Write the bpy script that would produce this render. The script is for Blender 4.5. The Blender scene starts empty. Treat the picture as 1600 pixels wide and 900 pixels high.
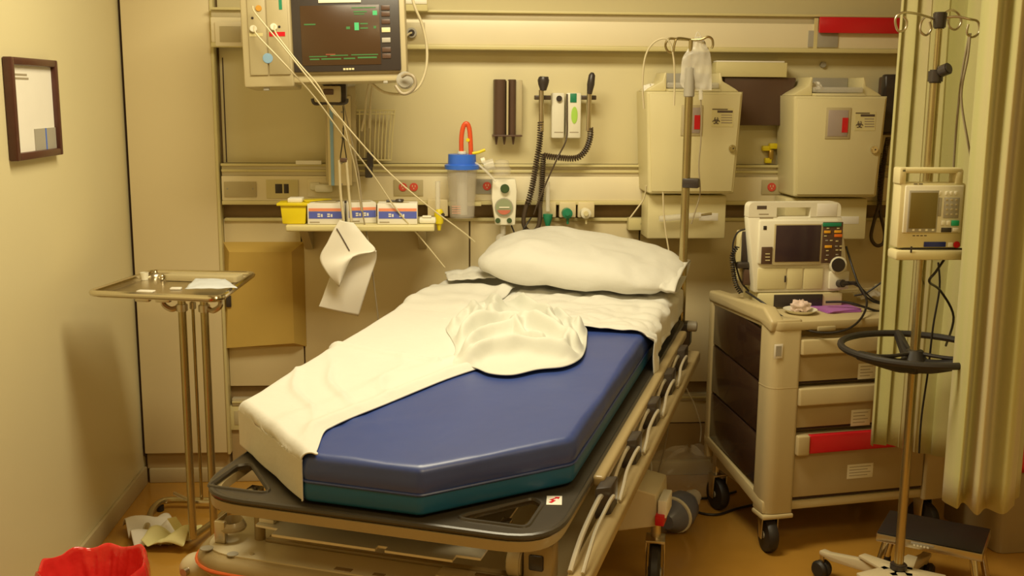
import bpy, bmesh, math, random
from mathutils import Vector, Matrix, noise
random.seed(7)
PI = math.pi
SC = bpy.context.scene
COL = SC.collection

# ------------------------------------------------------------------ camera
FPX = 1670.0
CAM = Vector((0, 0, 1.6))
YAW, PITCH, ROLL = math.radians(3.6), math.radians(-10.2), math.radians(0.4)
fw = Vector((math.sin(YAW)*math.cos(PITCH), math.cos(YAW)*math.cos(PITCH), math.sin(PITCH)))
rt = Vector((math.cos(YAW), -math.sin(YAW), 0))
up = rt.cross(fw)
rt2 = rt*math.cos(ROLL) + up*math.sin(ROLL)
up2 = -rt*math.sin(ROLL) + up*math.cos(ROLL)
cd = bpy.data.cameras.new('camera')
cam = bpy.data.objects.new('camera', cd)
COL.objects.link(cam)
M = Matrix((rt2, up2, -fw)).transposed().to_4x4()
M.translation = CAM
cam.matrix_world = M
cd.sensor_width = 36
cd.lens = 36*FPX/1600
cd.clip_start = 0.05
SC.camera = cam

# ------------------------------------------------------------------ world, lights, exposure
w = bpy.data.worlds.new('world')
SC.world = w
w.use_nodes = True
bg = w.node_tree.nodes['Background']
bg.inputs[0].default_value = (1.0, 0.55, 0.11, 1)
bg.inputs[1].default_value = 0.30

def area(name, loc, size, size_y, power, col, target=None):
    l = bpy.data.lights.new(name, 'AREA')
    l.shape = 'RECTANGLE'
    l.size = size
    l.size_y = size_y
    l.energy = power
    l.color = col
    o = bpy.data.objects.new(name, l)
    COL.objects.link(o)
    o.location = loc
    if target:
        o.rotation_euler = (Vector(target) - Vector(loc)).to_track_quat('-Z', 'Y').to_euler()
    return o
area('lamp_over_bed', (0.0, 2.9, 2.66), 1.1, 0.55, 47, (1.0, 0.89, 0.61))
area('fill_behind_camera', (0.9, 0.7, 2.66), 1.2, 0.6, 26, (1.0, 0.80, 0.42))  # unseen fill light, added to brighten the curtain and right side

vs = SC.view_settings
vs.view_transform = 'Standard'
vs.look = 'None'
vs.gamma = 1
vs.use_curve_mapping = False
vs.exposure = 0.0

# ------------------------------------------------------------------ pixel rays (1600x900) used only to measure real positions
def ray(px, py):
    return fw*FPX + rt2*(px-800) + up2*(450-py)
def hp(px, py, p0, n):
    d = ray(px, py)
    n = Vector(n)
    return CAM + d*((Vector(p0)-CAM).dot(n)/d.dot(n))
def hy(px, py, Y): return hp(px, py, (0, Y, 0), (0, 1, 0))
def hz(px, py, Z): return hp(px, py, (0, 0, Z), (0, 0, 1))
def hx(px, py, X): return hp(px, py, (X, 0, 0), (1, 0, 0))

# ------------------------------------------------------------------ materials
MATS = {}
def mat(name, col, rough=0.5, metal=0.0, var=0.06, scale=8.0, bump=0.0, bscale=60.0, alpha=1.0, trans=0.0, emit=None, es=1.0, coat=0.0, spec=0.5, sheen=0.0, sss=0.0):
    if name in MATS: return MATS[name]
    m = bpy.data.materials.new(name)
    m.use_nodes = True
    nt = m.node_tree
    b = nt.nodes['Principled BSDF']
    tc = nt.nodes.new('ShaderNodeTexCoord')
    nz = nt.nodes.new('ShaderNodeTexNoise')
    nz.inputs['Scale'].default_value = scale
    nz.inputs['Detail'].default_value = 4
    nt.links.new(tc.outputs['Object'], nz.inputs['Vector'])
    mx = nt.nodes.new('ShaderNodeMix')
    mx.data_type = 'RGBA'
    mx.inputs[6].default_value = (*[max(0, c*(1-var)) for c in col], 1)
    mx.inputs[7].default_value = (*[min(1, c*(1+var)) for c in col], 1)
    nt.links.new(nz.outputs['Fac'], mx.inputs[0])
    nt.links.new(mx.outputs[2], b.inputs['Base Color'])
    b.inputs['Roughness'].default_value = rough
    b.inputs['Metallic'].default_value = metal
    b.inputs['Specular IOR Level'].default_value = spec
    b.inputs['Alpha'].default_value = alpha
    b.inputs['Transmission Weight'].default_value = trans
    b.inputs['Coat Weight'].default_value = coat
    b.inputs['Sheen Weight'].default_value = sheen
    if emit:
        b.inputs['Emission Color'].default_value = (*emit, 1)
        b.inputs['Emission Strength'].default_value = es
    if bump > 0:
        n2 = nt.nodes.new('ShaderNodeTexNoise')
        n2.inputs['Scale'].default_value = bscale
        nt.links.new(tc.outputs['Object'], n2.inputs['Vector'])
        bp = nt.nodes.new('ShaderNodeBump')
        bp.inputs['Strength'].default_value = bump
        bp.inputs['Distance'].default_value = 0.01
        nt.links.new(n2.outputs['Fac'], bp.inputs['Height'])
        nt.links.new(bp.outputs['Normal'], b.inputs['Normal'])
    MATS[name] = m
    return m

wallm = mat('wall_paint', (0.72, 0.64, 0.38), 0.38, var=0.04, scale=1.5, bump=0.05, bscale=5)
panelm = mat('wall_laminate', (0.76, 0.65, 0.39), 0.34, var=0.04, scale=1.2)
racem = mat('raceway_white', (0.84, 0.75, 0.52), 0.38, var=0.03)
lipm = mat('raceway_lip', (0.68, 0.60, 0.30), 0.4, var=0.05)
railm = mat('rail_aluminium', (0.62, 0.55, 0.38), 0.38, metal=0.25, var=0.06)
channelm = mat('channel_brown', (0.26, 0.17, 0.07), 0.6, var=0.2, scale=20)
basem = mat('plinth_tan', (0.42, 0.30, 0.14), 0.35, var=0.1, scale=3)
curbm = mat('curb', (0.56, 0.46, 0.26), 0.4, var=0.1)
seamm = mat('dark_gap', (0.05, 0.025, 0.02), 0.7)
floorm = mat('floor_vinyl', (0.48, 0.25, 0.04), 0.22, var=0.16, scale=5, bump=0.03, bscale=9, coat=0.2)
ceilm = mat('ceiling_tile', (0.75, 0.70, 0.58), 0.8)
cream = mat('cream_plastic', (0.72, 0.64, 0.36), 0.42, var=0.03)
cream2 = mat('pale_plastic', (0.84, 0.80, 0.64), 0.38, var=0.03)
beige = mat('beige_plastic', (0.52, 0.44, 0.25), 0.42, var=0.05)
grey = mat('grey_plastic', (0.40, 0.37, 0.30), 0.45, var=0.06)
dark = mat('dark_plastic', (0.045, 0.035, 0.03), 0.35, var=0.1)
black = mat('black_rubber', (0.022, 0.018, 0.016), 0.5, var=0.15)
brownp = mat('brown_plastic', (0.10, 0.055, 0.035), 0.35, var=0.1)
chrome = mat('chrome', (0.72, 0.66, 0.52), 0.16, metal=1.0, var=0.03)
steel = mat('brushed_steel', (0.62, 0.55, 0.42), 0.30, metal=1.0, var=0.08, scale=30)
brass = mat('dull_steel_tube', (0.50, 0.42, 0.22), 0.27, metal=0.9, var=0.1, scale=20)
white = mat('white_enamel', (0.86, 0.83, 0.74), 0.35, var=0.03)
paper = mat('paper', (0.84, 0.80, 0.70), 0.7, var=0.04, scale=12)
linen = mat('white_linen', (0.69, 0.675, 0.61), 0.85, var=0.02, scale=20, bump=0.12, bscale=40, sheen=0.2)
linen2 = mat('white_linen_blanket', (0.64, 0.645, 0.57), 0.85, var=0.03, scale=14, bump=0.1, bscale=30, sheen=0.2)
blue = mat('blue_vinyl', (0.026, 0.055, 0.24), 0.40, var=0.10, scale=6, bump=0.25, bscale=8, spec=0.9)
teal = mat('teal_vinyl', (0.008, 0.10, 0.22), 0.4, var=0.12, scale=9, bump=0.1, bscale=20)
redm = mat('red_plastic', (0.62, 0.012, 0.02), 0.30, var=0.1, scale=10)
redbag = mat('red_bag_film', (0.72, 0.03, 0.025), 0.22, var=0.12, scale=9, bump=0.3, bscale=30, coat=0.5)
yellow = mat('yellow_plastic', (0.80, 0.64, 0.01), 0.38, var=0.05)
bluep = mat('blue_plastic', (0.04, 0.16, 0.75), 0.33, var=0.05)
ltblue = mat('light_blue_plastic', (0.30, 0.50, 0.72), 0.4)
green = mat('green_plastic', (0.02, 0.24, 0.12), 0.4)
greenl = mat('bright_green_label', (0.42, 0.70, 0.10), 0.5)
orange = mat('orange_stripe', (0.80, 0.16, 0.04), 0.45)
orangetube = mat('red_orange_tubing', (0.75, 0.10, 0.03), 0.3)
purple = mat('purple_paper', (0.46, 0.16, 0.52), 0.55, var=0.05)
ink = mat('printed_ink', (0.10, 0.07, 0.05), 0.6)
inkl = mat('faded_ink', (0.36, 0.30, 0.20), 0.6)
framem = mat('dark_wood_frame', (0.085, 0.030, 0.020), 0.35, var=0.25, scale=30)
clear = mat('clear_plastic', (0.80, 0.74, 0.64), 0.12, alpha=0.22, var=0.02)
clear2 = mat('milky_plastic', (0.84, 0.80, 0.70), 0.25, alpha=0.42, var=0.02)
bagfilm = mat('thin_clear_film', (0.9, 0.86, 0.75), 0.15, alpha=0.13, var=0.02, bump=0.4, bscale=25)
screenm = mat('monitor_screen', (0.060, 0.030, 0.012), 0.25, emit=(0.08, 0.045, 0.016), es=0.25, var=0.1, scale=4)
scrgreen = mat('screen_green_trace', (0.05, 0.3, 0.1), 0.5, emit=(0.06, 0.50, 0.16), es=0.5)
scrgdim = mat('screen_dim_green_trace', (0.04, 0.16, 0.04), 0.5, emit=(0.05, 0.14, 0.03), es=0.3)
scrred = mat('screen_dim_red_trace', (0.2, 0.05, 0.02), 0.5, emit=(0.25, 0.05, 0.01), es=0.3)
darkscr = mat('dark_lcd', (0.05, 0.030, 0.035), 0.18, var=0.15)
lcd = mat('olive_lcd', (0.20, 0.15, 0.04), 0.3, var=0.1)
tube_w = mat('white_tubing', (0.62, 0.54, 0.34), 0.4)
tube_g = mat('grey_tubing', (0.34, 0.28, 0.18), 0.4)
coilm = mat('brown_black_cord', (0.075, 0.05, 0.03), 0.4)
tanp = mat('tan_enamel', (0.36, 0.27, 0.13), 0.32, var=0.06, coat=0.15)
tanl = mat('light_tan_enamel', (0.64, 0.55, 0.36), 0.32, var=0.05, coat=0.1)
cartm = mat('cart_beige_plastic', (0.56, 0.46, 0.25), 0.38, var=0.05)
cartd = mat('cart_drawer_front', (0.46, 0.36, 0.19), 0.38, var=0.05)
cartb = mat('cart_brown_side', (0.040, 0.020, 0.013), 0.2, var=0.15, coat=0.3)
deckm = mat('black_deck_plastic', (0.055, 0.045, 0.032), 0.32, var=0.15, scale=15)
hinge = mat('cord_black', (0.02, 0.016, 0.014), 0.4)

# ------------------------------------------------------------------ mesh helpers
class MB:
    def __init__(s):
        s.bm = bmesh.new()
    def box(s, x0, x1, y0, y1, z0, z1, bev=0.0, seg=2, mtx=None):
        b = bmesh.new()
        bmesh.ops.create_cube(b, size=1)
        for v in b.verts:
            v.co = Vector(((x0+x1)/2 + v.co.x*(x1-x0), (y0+y1)/2 + v.co.y*(y1-y0), (z0+z1)/2 + v.co.z*(z1-z0)))
        if bev > 0:
            bmesh.ops.bevel(b, geom=b.edges[:], offset=bev, segments=seg, affect='EDGES', profile=0.5)
        return s.add(b, mtx)
    def add(s, b, mtx=None):
        if mtx is not None: bmesh.ops.transform(b, matrix=mtx, verts=b.verts)
        me = bpy.data.meshes.new('t')
        b.to_mesh(me)
        b.free()
        s.bm.from_mesh(me)
        bpy.data.meshes.remove(me)
        return s
    def prism(s, poly, z0, z1, bev=0.0, seg=2, mtx=None):
        b = bmesh.new()
        bot = [b.verts.new((p[0], p[1], z0)) for p in poly]
        top = [b.verts.new((p[0], p[1], z1)) for p in poly]
        b.faces.new(bot[::-1])
        b.faces.new(top)
        n = len(poly)
        for i in range(n):
            b.faces.new((bot[i], bot[(i+1) % n], top[(i+1) % n], top[i]))
        bmesh.ops.recalc_face_normals(b, faces=b.faces)
        if bev > 0:
            bmesh.ops.bevel(b, geom=b.edges[:], offset=bev, segments=seg, affect='EDGES', profile=0.5)
        return s.add(b, mtx)
    def prism_y(s, poly, y0, y1, bev=0.0, seg=2, mtx=None):
        """polygon given in x,z; extruded along y"""
        R = Matrix(((1, 0, 0, 0), (0, 0, 1, 0), (0, 1, 0, 0), (0, 0, 0, 1)))
        m = R if mtx is None else mtx @ R
        return s.prism(poly, y0, y1, bev, seg, m)
    def prism_x(s, poly, x0, x1, bev=0.0, seg=2, mtx=None):
        """polygon given in y,z; extruded along x"""
        R = Matrix(((0, 0, 1, 0), (1, 0, 0, 0), (0, 1, 0, 0), (0, 0, 0, 1)))
        m = R if mtx is None else mtx @ R
        return s.prism(poly, x0, x1, bev, seg, m)
    def cyl(s, p0, p1, r, r2=None, seg=16, bev=0.0):
        p0, p1 = Vector(p0), Vector(p1)
        d = p1-p0
        b = bmesh.new()
        bmesh.ops.create_cone(b, cap_ends=True, segments=seg, radius1=r, radius2=r if r2 is None else r2, depth=d.length)
        if bev > 0:
            bmesh.ops.bevel(b, geom=[e for e in b.edges if len(e.link_faces) == 2 and any(len(f.verts) > 4 for f in e.link_faces)], offset=bev, segments=2, affect='EDGES')
        m = Matrix.Translation((p0+p1)/2) @ d.to_track_quat('Z', 'Y').to_matrix().to_4x4()
        return s.add(b, m)
    def sphere(s, c, r, sx=1, sy=1, sz=1, seg=16):
        b = bmesh.new()
        bmesh.ops.create_uvsphere(b, u_segments=seg, v_segments=max(6, seg//2), radius=r)
        return s.add(b, Matrix.Translation(c) @ Matrix.Diagonal((sx, sy, sz, 1)))
    def lathe(s, prof, c=(0, 0, 0), axis=(0, 0, 1), seg=20):
        """prof: list of (radius, height)"""
        b = bmesh.new()
        rings = []
        for r, h in prof:
            rings.append([b.verts.new((r*math.cos(2*PI*i/seg), r*math.sin(2*PI*i/seg), h)) for i in range(seg)])
        for k in range(len(rings)-1):
            for i in range(seg):
                b.faces.new((rings[k][i], rings[k][(i+1) % seg], rings[k+1][(i+1) % seg], rings[k+1][i]))
        if prof[0][0] > 1e-5: b.faces.new(rings[0][::-1])
        if prof[-1][0] > 1e-5: b.faces.new(rings[-1])
        bmesh.ops.remove_doubles(b, verts=b.verts, dist=1e-6)
        bmesh.ops.recalc_face_normals(b, faces=b.faces)
        m = Matrix.Translation(c) @ Vector(axis).to_track_quat('Z', 'Y').to_matrix().to_4x4()
        return s.add(b, m)
    def tube(s, pts, r, seg=8, smooth=4, closed=False, radii=None):
        pts = [Vector(p) for p in pts]
        if smooth > 1 and len(pts) > 2: pts = catmull(pts, smooth, closed)
        n = len(pts)
        b = bmesh.new()
        rings = []
        t0 = (pts[1]-pts[0]).normalized()
        ref = Vector((0, 0, 1)) if abs(t0.z) < 0.9 else Vector((1, 0, 0))
        nrm = t0.cross(ref).normalized()
        for i in range(n):
            if closed: t = (pts[(i+1) % n]-pts[i-1]).normalized()
            elif i == 0: t = t0
            elif i == n-1: t = (pts[-1]-pts[-2]).normalized()
            else: t = (pts[i+1]-pts[i-1]).normalized()
            nrm = nrm - t*nrm.dot(t)
            if nrm.length < 1e-6: nrm = t.orthogonal()
            nrm.normalize()
            bn = t.cross(nrm)
            rr = radii(i/(n-1)) if radii else r
            rings.append([b.verts.new(pts[i] + (nrm*math.cos(2*PI*k/seg) + bn*math.sin(2*PI*k/seg))*rr) for k in range(seg)])
        for i in range(n if closed else n-1):
            A, B = rings[i], rings[(i+1) % n]
            for k in range(seg):
                b.faces.new((A[k], A[(k+1) % seg], B[(k+1) % seg], B[k]))
        if not closed:
            b.faces.new(rings[0][::-1])
            b.faces.new(rings[-1])
        bmesh.ops.recalc_face_normals(b, faces=b.faces)
        return s.add(b)
    def coil(s, pts, R, r, turns, seg=6, per=12):
        P = catmull([Vector(p) for p in pts], 12)
        L = [0]
        for i in range(1, len(P)): L.append(L[-1]+(P[i]-P[i-1]).length)
        N = turns*per
        out = []
        j = 0
        for i in range(N+1):
            d = L[-1]*i/N
            while j < len(P)-2 and L[j+1] < d: j += 1
            f = (d-L[j])/max(1e-9, L[j+1]-L[j])
            c = P[j].lerp(P[j+1], f)
            t = (P[j+1]-P[j]).normalized()
            a = t.cross(Vector((0, 1, 0.01))).normalized()
            bn = t.cross(a)
            th = 2*PI*i/per
            out.append(c + (a*math.cos(th)+bn*math.sin(th))*R)
        return s.tube(out, r, seg=seg, smooth=1)
    def grid(s, f, nu, nv, closed_u=False):
        """f(i/nu, j/nv) -> point"""
        b = bmesh.new()
        V = [[b.verts.new(f(i/nu, j/nv)) for j in range(nv+1)] for i in range(nu+1)]
        for i in range(nu):
            for j in range(nv):
                b.faces.new((V[i][j], V[i+1][j], V[i+1][j+1], V[i][j+1]))
        return s.add(b)
    def build(s, name, material, parent=None, smooth=35, solid=0.0, sub=0, loc=None, rot=None):
        me = bpy.data.meshes.new(name)
        s.bm.to_mesh(me)
        s.bm.free()
        me.materials.append(material)
        o = bpy.data.objects.new(name, me)
        COL.objects.link(o)
        if smooth:
            for p in me.polygons: p.use_smooth = True
            try: me.set_sharp_from_angle(angle=math.radians(smooth))
            except Exception: pass
        if parent is not None: o.parent = parent
        if loc is not None: o.location = loc
        if rot is not None: o.rotation_euler = rot
        if solid:
            m = o.modifiers.new('solid', 'SOLIDIFY')
            m.thickness = solid
            m.offset = 0
        if sub:
            m = o.modifiers.new('sub', 'SUBSURF')
            m.levels = sub
            m.render_levels = sub
        return o

def catmull(P, k, closed=False):
    out = []
    n = len(P)
    for i in range(n if closed else n-1):
        if closed: a, b, c, d = P[i-1], P[i], P[(i+1) % n], P[(i+2) % n]
        else: a, b, c, d = P[max(0, i-1)], P[i], P[i+1], P[min(n-1, i+2)]
        for j in range(k):
            t = j/k
            out.append(0.5*((2*b) + (c-a)*t + (2*a-5*b+4*c-d)*t*t + (3*b-a-3*c+d)*t**3))
    if not closed: out.append(P[-1])
    return out

def tag(o, label, cat, group=None, kind=None):
    o['label'] = label
    o['category'] = cat
    if group: o['group'] = group
    if kind: o['kind'] = kind
    return o

class Thing:
    """an Empty at the thing's base; children are given in its local frame"""
    def __init__(s, name, label, cat, origin, ang=0.0, group=None):
        s.e = bpy.data.objects.new(name, None)
        s.e.empty_display_size = 0.05
        COL.objects.link(s.e)
        s.e.location = origin
        s.e.rotation_euler = (0, 0, ang)
        tag(s.e, label, cat, group)
        s.o = Vector(origin)
        s.a = ang
        s.M = Matrix.Translation(s.o) @ Matrix.Rotation(ang, 4, 'Z')
        s.I = s.M.inverted()
    def L(s, p): return s.I @ Vector(p)
    def P(s, px, py, ly=0.0):
        """local point seen at a pixel on the local plane y = ly"""
        n = s.M.to_3x3() @ Vector((0, 1, 0))
        p0 = s.M @ Vector((0, ly, 0))
        return s.I @ hp(px, py, p0, n)
    def Z(s, px, py, z):
        return s.I @ hz(px, py, z)
    def rect(s, a, b, c, d, ly=0.0):
        p, q, r, t = s.P(a, b, ly), s.P(c, d, ly), s.P(a, d, ly), s.P(c, b, ly)
        return (p.x+r.x)/2, (q.x+t.x)/2, (q.z+r.z)/2, (p.z+t.z)/2
    def pbox(s, name, m, a, b, c, d, ly, depth, bev=0.003, parent=None, label=None, mb=None):
        x0, x1, z0, z1 = s.rect(a, b, c, d, ly)
        t = mb or MB()
        bev = min(bev, depth*0.45, (x1-x0)*0.45, (z1-z0)*0.45)
        t.box(x0, x1, ly, ly+depth, z0, z1, bev)
        if mb: return mb
        o = t.build(name, m, parent or s.e)
        if label: o['label'] = label
        return o

def struct(o):
    o['kind'] = 'structure'
    return o
def sbox(name, m, x0, x1, y0, y1, z0, z1, bev=0.0, parent=None):
    o = MB().box(x0, x1, y0, y1, z0, z1, bev).build(name, m, parent)
    if parent is None: struct(o)
    return o

# ------------------------------------------------------------------ the room
D = 4.345            # face of the headwall panels
XL = -1.255          # face of the left wall
XR = 2.75
ZC = 2.75
def zb(py, Y=D): return hy(900, py, Y).z
struct(MB().box(XL-0.1, XR+0.1, -1.5, D+0.15, -0.06, 0.0).build('floor', floorm))
wl = sbox('wall_left', wallm, XL-0.1, XL, -1.5, D+0.15, 0, ZC)
sbox('wall_right', wallm, XR, XR+0.1, -1.5, D+0.15, 0, ZC)
ce = sbox('ceiling', ceilm, XL-0.1, XR+0.1, -1.5, D+0.15, ZC, ZC+0.05)
for i, (lx, ly, sx, sy) in enumerate(((0.0, 2.9, 1.1, 0.55), (0.9, 0.7, 1.2, 0.6))):  # first frame holds the bed lamp, second surrounds the added fill light
    f = MB()
    f.box(lx-sx/2-0.05, lx+sx/2+0.05, ly-sy/2-0.05, ly-sy/2-0.005, 2.68, ZC-0.001)
    f.box(lx-sx/2-0.05, lx+sx/2+0.05, ly+sy/2+0.005, ly+sy/2+0.05, 2.68, ZC-0.001)
    f.box(lx-sx/2-0.05, lx-sx/2-0.005, ly-sy/2, ly+sy/2, 2.68, ZC-0.001)
    f.box(lx+sx/2+0.005, lx+sx/2+0.05, ly-sy/2, ly+sy/2, 2.68, ZC-0.001)
    f.build('light_frame', white, ce)
wb = sbox('wall_back', channelm, XL, XR, D+0.02, D+0.15, 0, ZC)
# panels of the headwall, separated by real gaps
xs_low = [-0.895, -0.584, 0.098, 0.80, 1.50, 2.15, XR]
zt, zm = zb(18), zb(80)
for i in range(len(xs_low)-1):
    sbox('wall_panel', panelm, xs_low[i]+0.003, xs_low[i+1]-0.003, D, D+0.02, zb(598), zb(342), 0.002, wb)
for x0, x1, z0, z1 in ((-0.895, XR, zb(257)+0.002, zm+0.01), (-0.895, XR, zt-0.01, ZC)):
    sbox('wall_panel', wallm, x0+0.012, x1, D, D+0.02, z0, z1, 0.002, wb)
sbox('wall_panel', panelm, -0.895, XR, D, D+0.02, zb(662), zb(627), 0.002, wb)
# top raceway
YT = 4.27
tr = sbox('trim_1', racem, -0.895, XR, YT, D+0.0, zb(72, YT), zb(33, YT), 0.004)
MB().box(-0.895, XR, YT+0.012, D, zb(33, YT), zb(20, YT), 0.003).build('rail', railm, tr)
MB().box(-0.895, XR, YT-0.006, YT+0.012, zb(22, YT), zb(18, YT), 0.002).build('rail_lip', lipm, tr)
MB().box(-0.895, XR, YT-0.010, D-0.01, zb(79, YT), zb(72, YT), 0.003).build('lower_lip', lipm, tr)
MB().box(1.46, 1.475, YT-0.006, YT, zb(79, YT), zb(24, YT)).build('joint_cover', lipm, tr)
# middle raceway
YM = 4.30
t2 = sbox('trim_2', racem, -0.885, XR, YM, D+0.0, zb(314, YM), zb(276, YM), 0.003)
MB().box(-0.885, XR, YM+0.012, D, zb(276, YM), zb(258, YM), 0.002).build('rail', railm, t2)
MB().box(-0.885, XR, YM-0.002, YM+0.012, zb(261, YM), zb(257, YM), 0.0015).build('rail_lip', lipm, t2)
MB().box(-0.885, XR, YM+0.004, YM+0.012, zb(270, YM), zb(266, YM), 0.0015).build('rail_lip', lipm, t2)
MB().box(-0.885, XR, YM-0.006, D, zb(320, YM), zb(314, YM), 0.002).build('lower_lip', lipm, t2)
MB().box(-0.885, XR, D-0.012, D+0.02, zb(345), zb(340), 0.002).build('ledge', lipm, t2)
# lower rail and plinth
t3 = sbox('trim_3', railm, -0.885, XR, D-0.012, D+0.02, zb(627), zb(616), 0.002)
MB().box(-0.885, XR, D-0.016, D-0.012, zb(623), zb(620), 0.001).build('rail_lip', lipm, t3)
t4 = sbox('trim_4', basem, -0.895, XR, D+0.004, D+0.02, 0.06, zb(664))
sbox('baseboard_back', curbm, XL+0.02, XR, D-0.02, D+0.02, 0.0, 0.062, 0.004)
# left pier panel beside the corner, with a dark gap to the left wall
YP = 4.305
pier = sbox('trim_5', panelm, -1.242, -0.905, YP, D+0.02, 0.135, ZC, 0.003)
MB().box(XL+0.001, -1.243, YP+0.02, D+0.02, 0.12, ZC).build('shadow_gap', seamm, pier)
MB().box(-0.904, -0.893, YP-0.006, D+0.02, 0.13, ZC, 0.001).build('edge_strip', lipm, pier)
sbox('trim_6', basem, -1.242, -0.905, YP+0.03, D+0.02, 0.062, 0.134)
sbox('baseboard_left', curbm, XL, XL+0.014, -1.5, D-0.022, 0, 0.075, 0.004)
# seam line of the upper left part of the headwall
sbox('trim_7', seamm, -0.872, -0.868, D-0.0015, D, zb(255), zb(95))

# ------------------------------------------------------------------ hospital stretcher
BA = math.radians(-21)
BO = (-0.213, 2.331, 0)
SL = 0.06            # the litter rises gently towards the head
BAX = Vector((math.sin(-BA), math.cos(-BA), 0))
def topP(th, px, py, h):
    return th.I @ hp(px, py, Vector(BO)+Vector((0, 0, h)), Vector((-SL*BAX.x, -SL*BAX.y, 1)))
def slope(o, zmin=-9):
    for q in [o]+list(o.children_recursive):
        if q.type == 'MESH' and not q.get('sloped'):
            for v_ in q.data.vertices:
                if v_.co.z > zmin: v_.co.z += SL*max(0, v_.co.y)

bed = Thing('stretcher', 'wheeled hospital stretcher with black deck, tan frame and folded side rails', 'stretcher', BO, BA)
HW = 0.448
LEN = 1.86
ZB, ZTOP = 0.668, 0.785
def rounded(poly, rad, seg=6):
    """poly with every corner rounded by its radius"""
    out = []
    n = len(poly)
    for i, p in enumerate(poly):
        r = rad[i] if isinstance(rad, (list, tuple)) else rad
        p = Vector(p).to_2d() if not isinstance(p, Vector) else p
        a = (Vector(poly[i-1]) - Vector(poly[i])).normalized()
        b = (Vector(poly[(i+1) % n]) - Vector(poly[i])).normalized()
        ang = a.angle(b)
        d = r/math.tan(ang/2)
        d = min(d, 0.49*(Vector(poly[i-1])-Vector(poly[i])).length, 0.49*(Vector(poly[(i+1) % n])-Vector(poly[i])).length)
        p0, p1 = Vector(poly[i])+a*d, Vector(poly[i])+b*d
        for k in range(seg+1):
            t = k/seg
            q = p0*(1-t)**2 + Vector(poly[i])*2*t*(1-t) + p1*t*t
            out.append((q.x, q.y))
    return out

# deck: flat board with rounded foot corners and hand slots
deck_out = rounded([(-0.425, -0.012), (0.475, -0.012), (0.475, 1.86), (-0.425, 1.86)], [0.15, 0.13, 0.06, 0.06], 8)
def board(outer, holes, z0, z1):
    b = bmesh.new()
    def ring(poly):
        vs_ = [b.verts.new((p[0], p[1], z1)) for p in poly]
        return [b.edges.new((vs_[i], vs_[(i+1) % len(vs_)])) for i in range(len(vs_))]
    ed = ring(outer)
    for h in holes: ed += ring(h)
    bmesh.ops.triangle_fill(b, use_beauty=True, use_dissolve=False, edges=ed)
    r = bmesh.ops.extrude_face_region(b, geom=b.faces[:])
    bmesh.ops.translate(b, vec=(0, 0, z0-z1), verts=[v for v in r['geom'] if isinstance(v, bmesh.types.BMVert)])
    bmesh.ops.recalc_face_normals(b, faces=b.faces)
    m = MB()
    m.add(b)
    return m
def slot(s):
    return rounded([(s*0.405, 0.03), (s*0.405, 0.16), (s*0.375, 0.185), (s*0.225, 0.03)], 0.02, 4)
board(deck_out, [slot(1), slot(-1)], ZB-0.020, ZB-0.006).build('deck', deckm, bed.e, smooth=25)
rim = MB()
rim.tube([(p[0]*0.998, p[1], ZB-0.012) for p in deck_out], 0.008, seg=8, smooth=1, closed=True)
rim.build('deck_rim', deckm, bed.e)
for s in (1, -1):
    hm = MB()
    hm.tube([(p[0], p[1], ZB-0.007) for p in slot(s)], 0.006, seg=6, smooth=1, closed=True)
    hm.build('slot_rim', deckm, bed.e)
    MB().box(s*0.33-0.012, s*0.33+0.012, 0.075, 0.13, ZB-0.045, ZB-0.035, 0.003).build('latch', chrome, bed.e)
# tan frame under the deck
fo = rounded([(-0.422, -0.020), (0.472, -0.020), (0.472, 1.85), (-0.422, 1.85)], [0.15, 0.13, 0.05, 0.05], 8)
fi = rounded([(-0.40, 0.03), (0.42, 0.03), (0.42, 1.80), (-0.40, 1.80)], [0.09, 0.09, 0.05, 0.05], 8)
board(fo, [fi], ZB-0.044, ZB-0.021).build('litter_frame', tanp, bed.e)
# warning label
lb = topP(bed, 866, 782, ZB-0.005)
LBM = Matrix.Translation((lb.x, lb.y, ZB-0.0055)) @ Matrix.Rotation(math.radians(14), 4, 'Z')
lo = MB().box(-0.018, 0.018, -0.024, 0.024, 0, 0.0012, 0.0004, mtx=LBM).build('warning_label', white, bed.e)
lo['label'] = 'small white warning label with a red zigzag arrow'
MB().prism([(-0.013, -0.012), (-0.006, -0.016), (0.004, -0.002), (-0.004, 0.002), (0.006, 0.010), (0.010, 0.006), (0.013, 0.018), (0.000, 0.017), (0.003, 0.013), (-0.012, 0.001), (-0.004, -0.003)], 0.0013, 0.0018, mtx=LBM).build('arrow_mark', redm, lo)
# lower base cover with rounded corners, orange stripe
ZC1 = 0.482
bo = rounded([(-0.468, 0.052), (0.46, 0.052), (0.44, 1.70), (-0.462, 1.70)], [0.12, 0.12, 0.08, 0.08], 8)
bi = rounded([(-0.33, 0.150), (0.36, 0.150), (0.36, 1.65), (-0.34, 1.65)], [0.02, 0.02, 0.05, 0.05], 4)
board(bo, [bi], ZC1-0.012, ZC1).build('base_top_plate', tanl, bed.e)
bump_ = MB()
bump_.tube([(p[0]*1.005, p[1], ZC1-0.034) for p in bo], 0.030, seg=12, smooth=1, closed=True)
bump_.build('bumper', tanp, bed.e)
st = MB()
bo2 = [(-0.500, 0.40), (-0.500, 0.18)]+[(-0.374-0.126*math.cos(a), 0.152-0.128*math.sin(a)) for a in [i*PI/16 for i in range(9)]]+[(0.36, 0.024)]
st.tube([(p[0], p[1], ZC1-0.036) for p in bo2], 0.0045, seg=6, smooth=1)
st.build('orange_stripe', orange, bed.e)
base0 = set(bpy.data.objects)
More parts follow.
